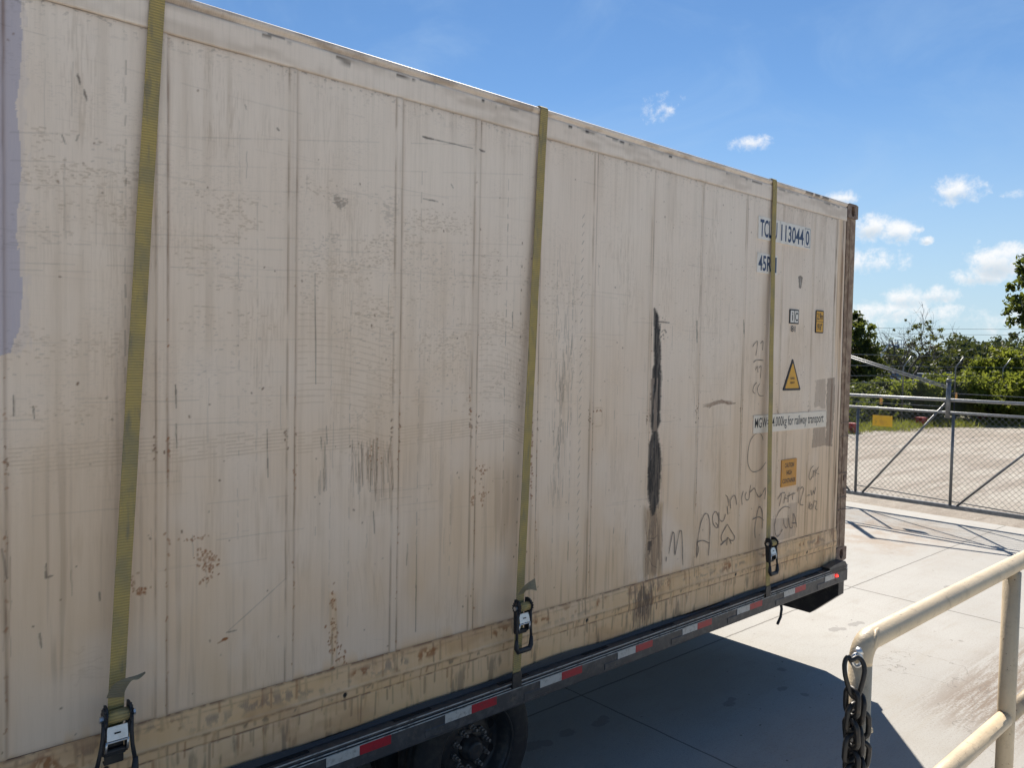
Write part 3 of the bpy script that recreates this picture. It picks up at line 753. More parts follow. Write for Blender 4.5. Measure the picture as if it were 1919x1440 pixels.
    # arcs scratched low
    for k in range(6):
        q = [(640 + 14 * k + 12 * math.sin(t), 1040 + 6 * k + 60 * t) for t in np.linspace(0, 1.6, 8)]; P.pstroke('grime', q, .002, r.uniform(.1, .45))
    for k in range(10):
        q = [(95 + r.uniform(0, 40) + 60 * t, 1292 - 7 * k + r.normal(0, 4) - 26 * t + 8 * t * t) for t in np.linspace(r.uniform(0, .5), r.uniform(.8, 1.5), 6)]; P.pstroke('grime', q, .0016, r.uniform(.1, .35))
    # the tar streak
    cr = lambda x, y: wall(640 + x / 2.9984, 480 + y / 2.9984)
    tar = [(1757, 288), (1754, 380), (1754, 480), (1758, 600), (1745, 640), (1737, 830), (1735, 930), (1745, 1000), (1725, 1070), (1720, 1200), (1722, 1330), (1735, 1430), (1748, 1470), (1762, 1445), (1782, 1380), (1795, 1240), (1797, 1100), (1790, 1060), (1776, 980), (1790, 930), (1797, 640), (1790, 500), (1787, 400), (1782, 340), (1768, 310)]
    P.poly('tar', [cr(*q) for q in tar], 1.0, .0035, 700)
    ix, iz = P.win(*sorted((cr(1748, 0)[0], cr(1793, 0)[0])), cr(1770, 985)[1], cr(1770, 690)[1]); xs, zs = XS[ix], ZS[iz]
    v = sstep(vnoise(xs, zs, 130, 6, 710, 3), .42, .58); L['tar'][iz, ix] *= 1 - .5 * v; L['brown'][iz, ix] = np.maximum(L['brown'][iz, ix], .55 * v * (L['tar'][iz, ix] > .1))
    for k in range(60):
        x = 1207 + r.uniform(0, 34); y = r.uniform(960, 1050); P.pstroke('dark' if k % 2 else 'brown', ((x, y), (x + r.normal(0, 1.5), y + r.uniform(14, 60))), .005, r.uniform(.25, .75))
    P.rect('grime', *sorted((wall(1206, 1000)[0], wall(1242, 1000)[0])), .30, .74, .9, .03, 30, 5, 720, .03); P.rect('brown', *sorted((wall(1209, 1000)[0], wall(1238, 1000)[0])), .30, .72, .55, .03, 60, 3, 721, .03, (90, 4, .35, .65))
    P.poly('tar', [wall(*q) for q in ((1215, 1016), (1222, 1014), (1220, 1032), (1217, 1043), (1214, 1030))], .9, .004, 725)
    for q in (((1214, 1010), (1226, 1010), (1232, 1004)), ((1217, 1046), (1222, 1060), (1231, 1065))): P.pstroke('dark', q, .004, .8)
    for k in range(70):
        a = r.randint(len(tar)); q0, q1 = tar[a], tar[(a + 1) % len(tar)]; t_ = r.rand(); x, y = q0[0] + (q1[0] - q0[0]) * t_ + r.normal(0, 2.5), q0[1] + (q1[1] - q0[1]) * t_
        P.stroke('dark', [cr(x, y), cr(x + r.normal(0, 2), y + r.uniform(10, 70))], .0016, r.uniform(.2, .7))
    for k in range(26):
        x = r.uniform(1727, 1792); y = r.uniform(330, 1350); P.stroke('chip', [cr(x, y), cr(x + r.normal(0, 3), y + r.uniform(8, 40))], .0008, r.uniform(.04, .22))
    # repaint patches
    lav = [(-6.33, 2.75), (-5.812, 2.75), (-5.805, 2.55), (-5.822, 2.4), (-5.81, 2.2), (-5.824, 2.0), (-5.806, 1.8), (-5.818, 1.68), (-5.84, 1.61), (-5.9, 1.59), (-6.05, 1.61), (-6.2, 1.57), (-6.31, 1.6), (-6.29, 1.8), (-6.32, 2.1), (-6.29, 2.4)]
    P.poly('lav', lav, 1.0, .004, 730)
    P.rect('lav', -5.84, -5.795, 1.62, 2.75, .22, .03, 90, 30, 731, .01)
    cr4 = lambda x, y: wall(1380 + x / 4.8, 640 + y / 4.8)
    P.poly('grey', [cr4(*q) for q in ((815, 335), (875, 325), (878, 520), (862, 780), (850, 945), (800, 940), (808, 620))], .95, .008, 740)
    P.poly('grey', [cr4(*q) for q in ((715, 350), (800, 335), (800, 600), (770, 610), (740, 580), (700, 600))], .55, .012, 741)
    P.poly('grey', [cr4(*q) for q in ((690, 775), (800, 768), (800, 935), (675, 962))], .78, .006, 742)
    c5 = lambda x, y: wall(1180 + x / 4.361, 880 + y / 4.361)
    P.poly('grey', [c5(*q) for q in ((1150, 405), (1290, 400), (1295, 280), (1375, 270), (1355, 545), (1210, 590), (1150, 560))], .42, .006, 743)
    P.poly('dark', [wall(*q) for q in ((1495.5, 518), (1500, 516), (1504, 520), (1501, 541), (1497, 540))], .75, .003, 744)
    P.pstroke('chip', ((1500, 522), (1500, 536)), .004, .7)
    P.rect('chip', -1.47, -.42, 1.13, 1.235, .25, .01, 20, 20, 745, .01)
    # shallow rectangle of old glue
    for q in (((1112, 765), (1128, 765)), ((1128, 765), (1128, 795)), ((1112, 800), (1128, 798))): P.pstroke('grime', q, .005, .6)
    ix, iz = P.win(-6.5, -.35, 2.60, ZTOP); xs, zs = XS[ix], ZS[iz]
    P.put('brown', ix, iz, .55 * np.exp(-(ZTOP - zs) / .007)[:, None] * (.5 + .5 * vnoise(xs, zs, 20, 20, 760)))
    P.put('dark', ix, iz, .5 * np.exp(-(ZTOP - zs) / .035)[:, None] * sstep(vnoise(xs, zs, 60, 90, 761), .6, .75))
    ix, iz = P.win(-6.5, -.2, ZBOT, .55); xs, zs = XS[ix], ZS[iz]
    P.put('brown', ix, iz, .8 * np.exp(-(zs - ZBOT) / .006)[:, None] * (.35 + .65 * vnoise(xs, zs, 15, 20, 762)))
    P.put('yellow', ix, iz, .75 * np.exp(-(zs - ZBOT) / .10)[:, None] * sstep(vnoise(xs, zs, 14, 3, 763), .35, .7))
    grid_mesh('side_panel', XS, ZS, yy, c, P)

    # ---- bottom rail (a pressed profile) and top rail
    prof = [(0, .004), (.004, -.006), (.132, -.008), (.138, -.0045), (.143, -.0095), (.172, -.0125), (.182, -.0145), (.192, -.0095), (.262, -.0065), (.282, -.0025), (.2875, .0005)]
    zb = np.unique(np.round(np.concatenate([np.arange(0, .2875, .0055), [q[0] for q in prof]]), 5))
    xb = XS[XS < -.186 + 1e-6]
    B = Paint(xb, zb); pv = np.interp(zb, [q[0] for q in prof], [q[1] for q in prof])
    yb = pv[:, None] + .004 * (vnoise(xb, zb, 3, 4, 800, 3) - .5) + 0 * xb[None, :]
    n1 = vnoise(xb, zb, 2.4, 8, 810, 4); n2 = vnoise(xb, zb, 40, 30, 811, 4); n3 = vnoise(xb, zb, 45, 4, 812, 4)
    B.L['yellow'] += np.clip(.66 + .5 * n1, 0, 1) * .95
    B.L['grime'] += .06 + .42 * sstep(n3, .46, .70)
    B.L['brown'] += .55 * sstep(n3 * .7 + .3 * n2, .58, .74) * (1 - sstep(zb, .13, .16))[:, None] * sstep(vnoise(xb, zb, 4, 3, 813, 3), .35, .7)
    scuff = sstep(vnoise(xb, zb, 3.2, 10, 814, 3), .56, .66) * sstep(n2, .45, .56)
    bandz = np.exp(-((zb - .235) / .035) ** 2)[:, None]
    B.L['grey'] += scuff * bandz * .85
    B.L['rust'] += .38 * sstep(vnoise(xb, zb, 3.0, 7, 835, 4), .50, .70) * (.4 + .6 * n2) + .8 * sstep(vnoise(xb, zb, 8, 12, 815, 3), .60, .72) * sstep(n2, .45, .6) * bandz
    ln = .35 + .65 * sstep(vnoise(xb, zb, 30, 60, 816, 3), .42, .6)
    for zc, w, op in ((.1385, .0038, .95), (.178, .006, .62), (.2855, .0055, .9), (.262, .003, .35)):
        B.L['brown'] = np.maximum(B.L['brown'], op * ln * np.exp(-((zb - zc) / w) ** 2)[:, None])
    B.L['dark'] += .55 * sstep(n2 * .6 + n3 * .4, .60, .70) * np.exp(-((zb - .165) / .012) ** 2)[:, None]
    B.L['dark'] = np.maximum(B.L['dark'], (.75 * np.exp(-zb / .010))[:, None] * (.5 + .5 * n3))
    B.L['dark'] += .5 * sstep(vnoise(xb, zb, 24, 5, 818, 4), .62, .78) * (1 - sstep(zb, .10, .145))[:, None]
    for (px, py) in ((644, 1303), (1097, 1160), (1376, 1072), (1510, 1030), (197, 1420)):
        x, z = wall(px, py); B.blot('tar', x, .163, .013, .013, 1, .3, 50, 50, 820, .1, .3)
        B.stroke('brown', [(x, .155), (x + .004, .10)], .006, .5)
    for k in range(110):                                      # dark run-down under the tar streak
        x = -2.62 + r.normal(0, .05); z = r.uniform(.12, .285); B.stroke('brown' if k % 2 else 'dark', [(x, z), (x + r.normal(0, .004), z - r.uniform(.03, .14))], (.004), r.uniform(.35, .9))
    for k in range(420):                                      # rusty dribbles all along
        x = r.uniform(-6.2, -.2); z = r.choice([.138, .178, .285]) - r.uniform(0, .01); B.stroke(r.choice(['brown', 'brown', 'rust']), [(x, z), (x + r.normal(0, .003), z - r.uniform(.01, .09) * (1.0 if z > .14 else 1.3))], r.uniform(.002, .006), r.uniform(.12, .55))
    ixr, izr = B.win(-.6, -.18, 0, .288); xs, zs = xb[ixr], zb[izr]
    B.put('brown', ixr, izr, sstep(xs, -.62, -.2)[None, :] * sstep(vnoise(xs, zs, 20, 6, 825, 4), .40, .64) * .8)
    grid_mesh('bottom_rail', xb, zb, yb, c, B)
    zt = np.array([ZTOP + .0005, 2.752, 2.756, 2.77, 2.79, 2.81, 2.83, 2.845, 2.853, 2.857, 2.861, 2.865, 2.869, 2.873, 2.879, 2.885, 2.890, 2.894, 2.896])
    yt = np.array([.001, -.004, -.005, -.005, -.005, -.005, -.005, -.005, -.0045, -.001, .004, .004, -.002, -.006, -.008, -.008, -.006, -.002, .005])
    xt = xb; U = Paint(xt, zt)
    n1 = vnoise(xt, zt, 6, 30, 840, 4); n2 = vnoise(xt, zt, 50, 80, 841, 3)
    U.L['grime'] += .35 * sstep(n1, .45, .7)
    U.L['grey'] += (.30 + .4 * sstep(n1, .40, .62)) * sstep(zt, 2.852, 2.862)[:, None] * (.35 + .65 * (xt < -3.6))[None, :]  # grey band under the roof edge: shade painted in together with dirt
    U.L['brown'] += .22 * sstep(n1 * .6 + n2 * .4, .5, .66) * np.exp(-((zt - 2.866) / .008) ** 2)[:, None]
    U.L['brown'] = np.maximum(U.L['brown'], .75 * np.exp(-((zt - 2.749) / .003) ** 2)[:, None] * (.4 + .6 * n2))
    for k in range(30):
        x = r.uniform(-5.2, -.3); z = 2.85 + r.normal(0, .006); U.stroke('dark', [(x, z), (x + r.uniform(.02, .14), z - r.uniform(0, .012))], .003, r.uniform(.3, .9))
    for (px, py) in ((904, 189), (1066, 226), (1165, 250), (1256, 292), (1100, 225)): U.blot('tar', wall(px, py)[0], 2.845, .02, .008, 1, 1.2, 40, 80, 850 + px)
    for px0, px1 in ((1508, 1522), (1526, 1535), (1540, 1552)):
        U.rect('dark', wall(px0, 370)[0], wall(px1, 372)[0], 2.868, 2.893, .8, .006, 30, 60, px0)
    grid_mesh('top_rail', xt, zt, np.repeat(yt[:, None], len(xt), 1) + 0.0, c, U)

    # ---- frame: posts, castings, roof, floor, far side and the two ends
    def casting(x0, y0, z0):
        b = MB(); W_, D_, H_ = .178, .162, .118
        x1, y1, z1 = x0 + W_, y0 + D_, z0 + H_
        near = y0 < 1.2
        ys = y0 if near else y1; yi = y1 if near else y0
        # outer face with an oval hole: ring strip between the box outline and the hole, then a recess
        n = 24; ring = []; hole = []
        cx_, cz_ = (x0 + x1) / 2, (z0 + z1) / 2
        for k in range(n):
            a = 2 * PI * k / n; ca, sa = math.cos(a), math.sin(a)
            t = min((W_ / 2) / max(abs(ca), 1e-6), (H_ / 2) / max(abs(sa), 1e-6)); ring.append((cx_ + ca * t, cz_ + sa * t))
            hole.append((cx_ + .030 * ca, cz_ + .042 * sa))
        dy = .05 if near else -.05
        vs = [(x, ys, z) for x, z in ring] + [(x, ys, z) for x, z in hole] + [(x, ys + dy, z) for x, z in hole] + [(x, yi, z) for x, z in ring]
        fs = []
        for k in range(n):
            j = (k + 1) % n
            fs += [(k, j, n + j, n + k), (n + k, n + j, 2 * n + j, 2 * n + k), (j, k, 3 * n + k, 3 * n + j)]
        fs += [tuple(2 * n + k for k in range(n)), tuple(3 * n + k for k in range(n))[::-1]]
        if not near: fs = [f[::-1] for f in fs]
        b.add(vs, fs)
        return smooth_by_angle(b.build('corner_casting', 'casting', c), 35)
    for x0 in (-.176, -12.192):
        for y0 in (-.007, 2.438 - .155):
            casting(x0, y0, HC - .004 + .002); casting(x0, y0, HC + 2.896 - .115)
            b = MB(); z0, z1 = HC + .117, HC + 2.780
            xa, xb2 = x0 + .004, x0 + .172
            if y0 < 1:
                b.prism_y([(xa, z0), (xb2 - .02, z0), (xb2 - .02, z1), (xa, z1)], -.001, .15)
                b.prism_y([(xb2 - .021, z0), (xb2, z0), (xb2, z1), (xb2 - .021, z1)], .012, .15)
                b.prism_y([(xa + .05, z0 + .01), (xa + .056, z0 + .01), (xa + .056, z1 - .01), (xa + .05, z1 - .01)], -.006, 0)
            else: b.box((xa, y0, z0), (xb2, y0 + .15, z1), .01)
            b.build('corner_post', 'post', c)
    # weld lines and small lugs on the near post
    for z in (.42, .52, .72, 1.02, 1.13): b = MB(); b.box((-.16, -.008, HC + z), (-.03, -.0008, HC + z + .007)); b.build('post_weld', 'casting', c)
    for z in (.55, .66): b = MB(); b.box((-.09, -.009, HC + z), (-.045, -.0008, HC + z + .045), .004); b.build('post_lug', 'casting', c)
    b = MB()
    xs = np.arange(-12.0, -.19, .22); vs = []; 
    for i, x in enumerate(xs):
        z = HC + 2.893 + (.004 if i % 2 else 0); vs += [(x, .008, HC + 2.892), (x, 1.22, z + .004), (x, 2.43, HC + 2.892)]
    fs = []
    for i in range(len(xs) - 1):
        for k in range(2): a = 3 * i + k; fs.append((a, a + 3, a + 4, a + 1))
    b.add(vs, fs); b.build('roof', 'roof', c)
    b = MB(); b.box((-12.0, 2.425, HC), (-.18, 2.437, HC + 2.89)); b.build('side_panel', 'roof', c)
    b = MB(); b.box((-12.02, .02, HC + .012), (-.17, 2.42, HC + .05)); b.build('floor', 'black', c)
    b = MB(); b.box((-12.15, .15, HC + .1), (-12.1, 2.29, HC + 2.8)); b.build('front_panel', 'roof', c)
    for k in (0, 1):
        b = MB(); y0 = .16 + k * 1.065
        b.box((-.10, y0, HC + .13), (-.045, y0 + 1.055, HC + 2.77), .006); d = b.build('door', 'roof', c)
        for q in (.28, .78):
            b = MB(); b.tube([(-.022, y0 + q, HC + .10), (-.022, y0 + q, HC + 2.8)], .016, 8); b.build('locking_bar', 'galv', d, True)
    b = MB(); b.box((-.15, .15, HC + .01), (-.01, 2.29, HC + .12), .006); b.build('door_sill', 'post', c)
    b = MB(); b.box((-.15, .15, HC + 2.79), (-.01, 2.29, HC + 2.885), .006); b.build('door_header', 'post', c)

    # ---- lettering and stickers
    def lift(x): return -float(seam_lift(np.array([x]))[0])
    YD = -.0086
    def plate(name, x0, x1, z0, z1, m, y=YD, th=.0080, rad=.0):
        b = MB()
        if rad:
            pts = []
            for (cx_, cz_, a0) in ((x1 - rad, z0 + rad, -PI / 2), (x1 - rad, z1 - rad, 0), (x0 + rad, z1 - rad, PI / 2), (x0 + rad, z0 + rad, PI)):
                for k in range(5): a = a0 + PI / 8 * k; pts.append((cx_ + rad * math.cos(a), HC + cz_ + rad * math.sin(a)))
        else: pts = [(x0, HC + z0), (x1, HC + z0), (x1, HC + z1), (x0, HC + z1)]
        b.prism_y(pts, y, y + th); return b.build(name, m, c)
    def text(s, x0, x1, z0, z1, m, parent, y=YD - .0006, bold=.0, name='lettering'):
        cu = bpy.data.curves.new(name, 'FONT'); cu.body = s; cu.size = 1; cu.offset = bold; cu.resolution_u = 4
        t = bpy.data.objects.new(name, cu); C.objects.link(t)
        bpy.context.view_layer.update()
        me = bpy.data.meshes.new_from_object(t.evaluated_get(bpy.context.evaluated_depsgraph_get()))
        bpy.data.objects.remove(t); bpy.data.curves.remove(cu)
        co = np.zeros(len(me.vertices) * 3, np.float32); me.vertices.foreach_get('co', co); co = co.reshape(-1, 3)
        lo, hi = co.min(0), co.max(0); org = np.array(wloc(parent))
        nx = x0 + (co[:, 0] - lo[0]) / (hi[0] - lo[0]) * (x1 - x0); nz = HC + z0 + (co[:, 1] - lo[1]) / (hi[1] - lo[1]) * (z1 - z0)
        new = np.stack([nx, np.full_like(nx, y), nz], 1) - org; me.vertices.foreach_set('co', new.astype(np.float32).ravel()); me.update()
        me.name = name; me.materials.append(MAT[m]); o = bpy.data.objects.new(name, me); C.objects.link(o); o.parent = parent; return o
    p = plate('serial_plate', -1.482, -1.20, 2.466, 2.622, 'decalw'); text('TCL', -1.462, -1.312, 2.484, 2.604, 'navy', p, bold=.02); text('U', -1.288, -1.240, 2.484, 2.604, 'navy', p, bold=.02)
    p = plate('serial_plate', -1.196, -.76, 2.466, 2.622, 'decalw')
    text('113044', -1.186, -.866, 2.484, 2.602, 'navy', p, bold=.02); text('0', -.836, -.784, 2.490, 2.600, 'navy', p, bold=.02)
    b = MB()
    for (x0, x1, z0, z1) in ((-.850, -.847, 2.476, 2.614), (-.773, -.770, 2.476, 2.614), (-.8466, -.7734, 2.476, 2.4795), (-.8466, -.7734, 2.6105, 2.614)): b.box((x0, YD - .0007, HC + z0), (x1, YD - .0001, HC + z1))
    b.build('check_digit_box', 'navy', p)
    p = plate('size_code_plate', -1.486, -1.225, 2.236, 2.372, 'decalw'); text('45R', -1.472, -1.302, 2.250, 2.358, 'navy', p, bold=.02); text('1', -1.255, -1.235, 2.250, 2.358, 'navy', p, bold=.012)
    p = plate('railway_mark', -1.027, -.898, 1.902, 2.006, 'ink')
    plate('mark_field', -1.018, -.968, 1.911, 1.997, 'decalw', YD - .0007, .0005).parent = None
    q = [o for o in C.objects if o.name.startswith('mark_field')][-1]; q.parent = p; q.location = -(wloc(p)); 
    for v in q.data.vertices: v.co = v.co + wloc(c)
    b = MB(); b.box((-.960, YD - .0007, HC + 1.911), (-.907, YD - .0001, HC + 1.997)); b.build('mark_field', 'decalw', p)
    text('i', -.999, -.986, 1.922, 1.986, 'ink', p, YD - .0016, .02); text('C', -.953, -.914, 1.922, 1.986, 'ink', p, YD - .0016, .02); text('81', -1.004, -.944, 1.842, 1.886, 'ink', p, YD - .0004, .004)
    p = plate('height_sticker', -.640, -.518, 1.846, 2.020, 'ink', rad=.012); b = MB()
    b.box((-.632, YD - .0007, HC + 1.936), (-.526, YD - .0001, HC + 2.011)); b.build('sticker_field', 'yellow', p)
    b = MB(); b.box((-.632, YD - .0007, HC + 1.855), (-.526, YD - .0001, HC + 1.932)); b.build('sticker_field', 'yellow', p)
    text('2.9m', -.624, -.534, 1.948, 2.000, 'ink', p, YD - .0016, .015); text("9'6\"", -.618, -.545, 1.866, 1.920, 'ink', p, YD - .0016, .015)
    def tri(sc, y, m, name, parent):
        cx_, cz_ = -.9635, 1.4905; A = [(-1.090, 1.412), (-.837, 1.412), (-.9635, 1.648)]; pts = []
        for i in range(3):
            a = np.array(A[i]); pv_ = np.array(A[i - 1]); nx_ = np.array(A[(i + 1) % 3])
            u = (pv_ - a) / np.linalg.norm(pv_ - a); w = (nx_ - a) / np.linalg.norm(nx_ - a); rr = .016
            for t in np.linspace(0, 1, 6): q_ = (1 - t) ** 2 * (a + u * rr) + 2 * t * (1 - t) * a + t * t * (a + w * rr); pts.append((cx_ + (q_[0] - cx_) * sc, HC + cz_ + (q_[1] - cz_) * sc))
        b = MB(); b.prism_y(pts, y, y + (.0080 if parent is c else .0006)); return b.build(name, m, parent)
    p = tri(1.0, YD, 'ink', 'weight_warning', c); tri(.80, YD - .0007, 'yellow', 'warning_field', p)
    text('SUPER', -.993, -.933, 1.492, 1.509, 'ink', p, YD - .0016, .012); text('HEAVY', -.997, -.930, 1.460, 1.477, 'ink', p, YD - .0016, .012)
    p = plate('rail_weight_plate', -1.470, -.425, 1.118, 1.243, 'film')
    text('MGW=34.000kg for railway transport', -1.455, -.470, 1.134, 1.226, 'ink', p, bold=.006)
    p = plate('caution_sticker', -1.072, -.860, .702, .902, 'orange')
    for s_, z, x0, x1 in (('CAUTION', .843, -1.032, -.90), ('HIGH', .788, -1.005, -.927), ('CONTAINER', .728, -1.060, -.872)): text(s_, x0, x1, z, z + .034, 'ink', p, bold=.018)
    # ---- marker scribbles
    c4 = lambda q: (1380 + q[0] / 4.8, 640 + q[1] / 4.8); c5_ = lambda q: (1180 + q[0] / 4.361, 880 + q[1] / 4.361)
    S5 = [[(315, 690), (345, 525), (352, 518), (362, 540), (365, 690), (372, 670), (400, 520), (412, 503), (422, 520), (428, 650), (430, 780)], [(293, 755), (297, 715)],
          [(543, 722), (550, 600), (575, 450), (605, 375), (625, 362), (640, 380), (652, 450), (650, 580), (640, 705)], [(543, 722), (560, 650), (548, 602), (590, 582), (635, 598), (650, 605)],
          [(690, 350), (675, 380), (678, 440), (700, 475), (718, 470), (726, 430), (715, 370), (700, 345), (690, 350)], [(698, 435), (716, 460), (722, 478)], [(725, 350), (728, 400), (745, 425), (765, 415), (780, 365)],
          [(793, 300), (800, 370)], [(778, 210), (792, 222), (800, 240), (806, 300)], [(815, 245), (822, 320)], [(822, 250), (835, 225), (855, 215), (868, 260), (870, 290)],
          [(795, 450), (760, 510), (745, 555), (755, 590), (785, 580), (800, 560), (820, 580), (845, 580), (853, 550), (830, 510), (795, 450)], [(795, 560), (790, 622)], [(775, 590), (740, 620)], [(812, 570), (825, 608)],
          [(925, 178), (912, 230), (915, 290)], [(950, 185), (940, 220), (950, 250), (970, 240), (978, 180), (985, 128)], [(978, 190), (1000, 168), (1015, 155), (1030, 190), (1050, 225), (1070, 215), (1090, 180), (1108, 150), (1105, 200), (1100, 245)],
          [(1022, 562), (1020, 480), (1035, 370), (1050, 315), (1065, 310), (1080, 350), (1082, 430), (1080, 485)], [(998, 412), (1030, 395), (1060, 392), (1092, 418)],
          [(1305, 315), (1270, 305), (1230, 330), (1195, 390), (1178, 460), (1185, 520), (1200, 550), (1225, 530), (1245, 490)], [(1255, 400), (1258, 450), (1275, 480), (1290, 460), (1295, 395), (1305, 470), (1320, 480), (1330, 455), (1336, 365), (1350, 400), (1362, 475)], [(1320, 440), (1360, 440)],
          [(1205, 245), (1235, 200), (1265, 190)], [(1240, 205), (1220, 300)], [(1272, 200), (1255, 280)], [(1262, 237), (1290, 240)], [(1302, 190), (1290, 270)], [(1285, 225), (1320, 205), (1350, 195)], [(1332, 190), (1326, 250)], [(1365, 185), (1380, 150), (1375, 280)], [(1390, 165), (1405, 145), (1418, 165), (1400, 230), (1390, 285), (1415, 292)],
          [(1448, 215), (1466, 210)], [(1478, 170), (1485, 212), (1498, 175), (1505, 202), (1516, 145)], [(1455, 322), (1472, 265)], [(1478, 285), (1466, 318), (1480, 325), (1488, 292), (1478, 285)], [(1490, 330), (1506, 255)], [(1510, 262), (1526, 268), (1514, 320), (1530, 330)]]
    S4 = [[(690, 1120), (665, 1150), (650, 1210), (658, 1246), (680, 1215), (695, 1160), (690, 1225)], [(708, 1150), (705, 1212)], [(735, 1130), (710, 1180), (740, 1195)],
          [(235, 890), (225, 850), (200, 825), (160, 840), (120, 900), (100, 1000), (100, 1100), (125, 1160), (160, 1175), (215, 1150), (262, 1085)],
          [(140, 50), (160, 20), (185, 0), (180, 70), (170, 130)], [(210, 20), (235, 0), (230, 80)], [(150, 190), (170, 172), (205, 168), (238, 172)], [(165, 260), (185, 225), (190, 280)], [(200, 240), (218, 225), (212, 330)], [(180, 370), (155, 400), (145, 450), (165, 470)], [(205, 380), (185, 430), (200, 485), (240, 490)]]
    words = {}
    starts = {0: (0, 2, 4, 11, 15, 17, 19, 20, 21, 22, 23, 24, 26, 28, 29, 30, 31, 32, 33, 34, 35, 36, 37), 1: (0, 3, 4, 6, 7, 9)}
    for si, (S, f_, w0) in enumerate(((S5, c5_, .0026), (S4, c4, .0022))):
        for k_, pts in enumerate(S):
            b = words.setdefault((si, max(q for q in starts[si] if q <= k_)), MB())
            P_ = [Vector(wall(*f_(q))) for q in pts]; Q = []
            for i in range(len(P_) - 1):                      # Catmull-Rom through the hand-written points
                p0, p1, p2, p3 = P_[max(i - 1, 0)], P_[i], P_[i + 1], P_[min(i + 2, len(P_) - 1)]
                for t in np.linspace(0, 1, 7)[:-1]: Q.append(.5 * ((2 * p1) + (p2 - p0) * t + (2 * p0 - 5 * p1 + 4 * p2 - p3) * t * t + (3 * p1 - p0 - 3 * p2 + p3) * t ** 3))
            Q.append(P_[-1]); A = []; Bq = []
            for i, q in enumerate(Q):
                t = (Q[min(i + 1, len(Q) - 1)] - Q[max(i - 1, 0)]); t = t.normalized() if t.length > 1e-9 else Vector((1, 0)); n_ = Vector((-t.y, t.x)); w = w0 * (.7 + .5 * abs(math.sin(i * .37)))
                y = lift(q.x) - .0045
                A.append((q.x + n_.x * w, y, HC + q.y + n_.y * w)); Bq.append((q.x - n_.x * w, y, HC + q.y - n_.y * w))
            b.ribbon(A, Bq, .0006)
    for b in words.values(): b.build('marker_scribble', 'marker', c)
    return c


make_container()

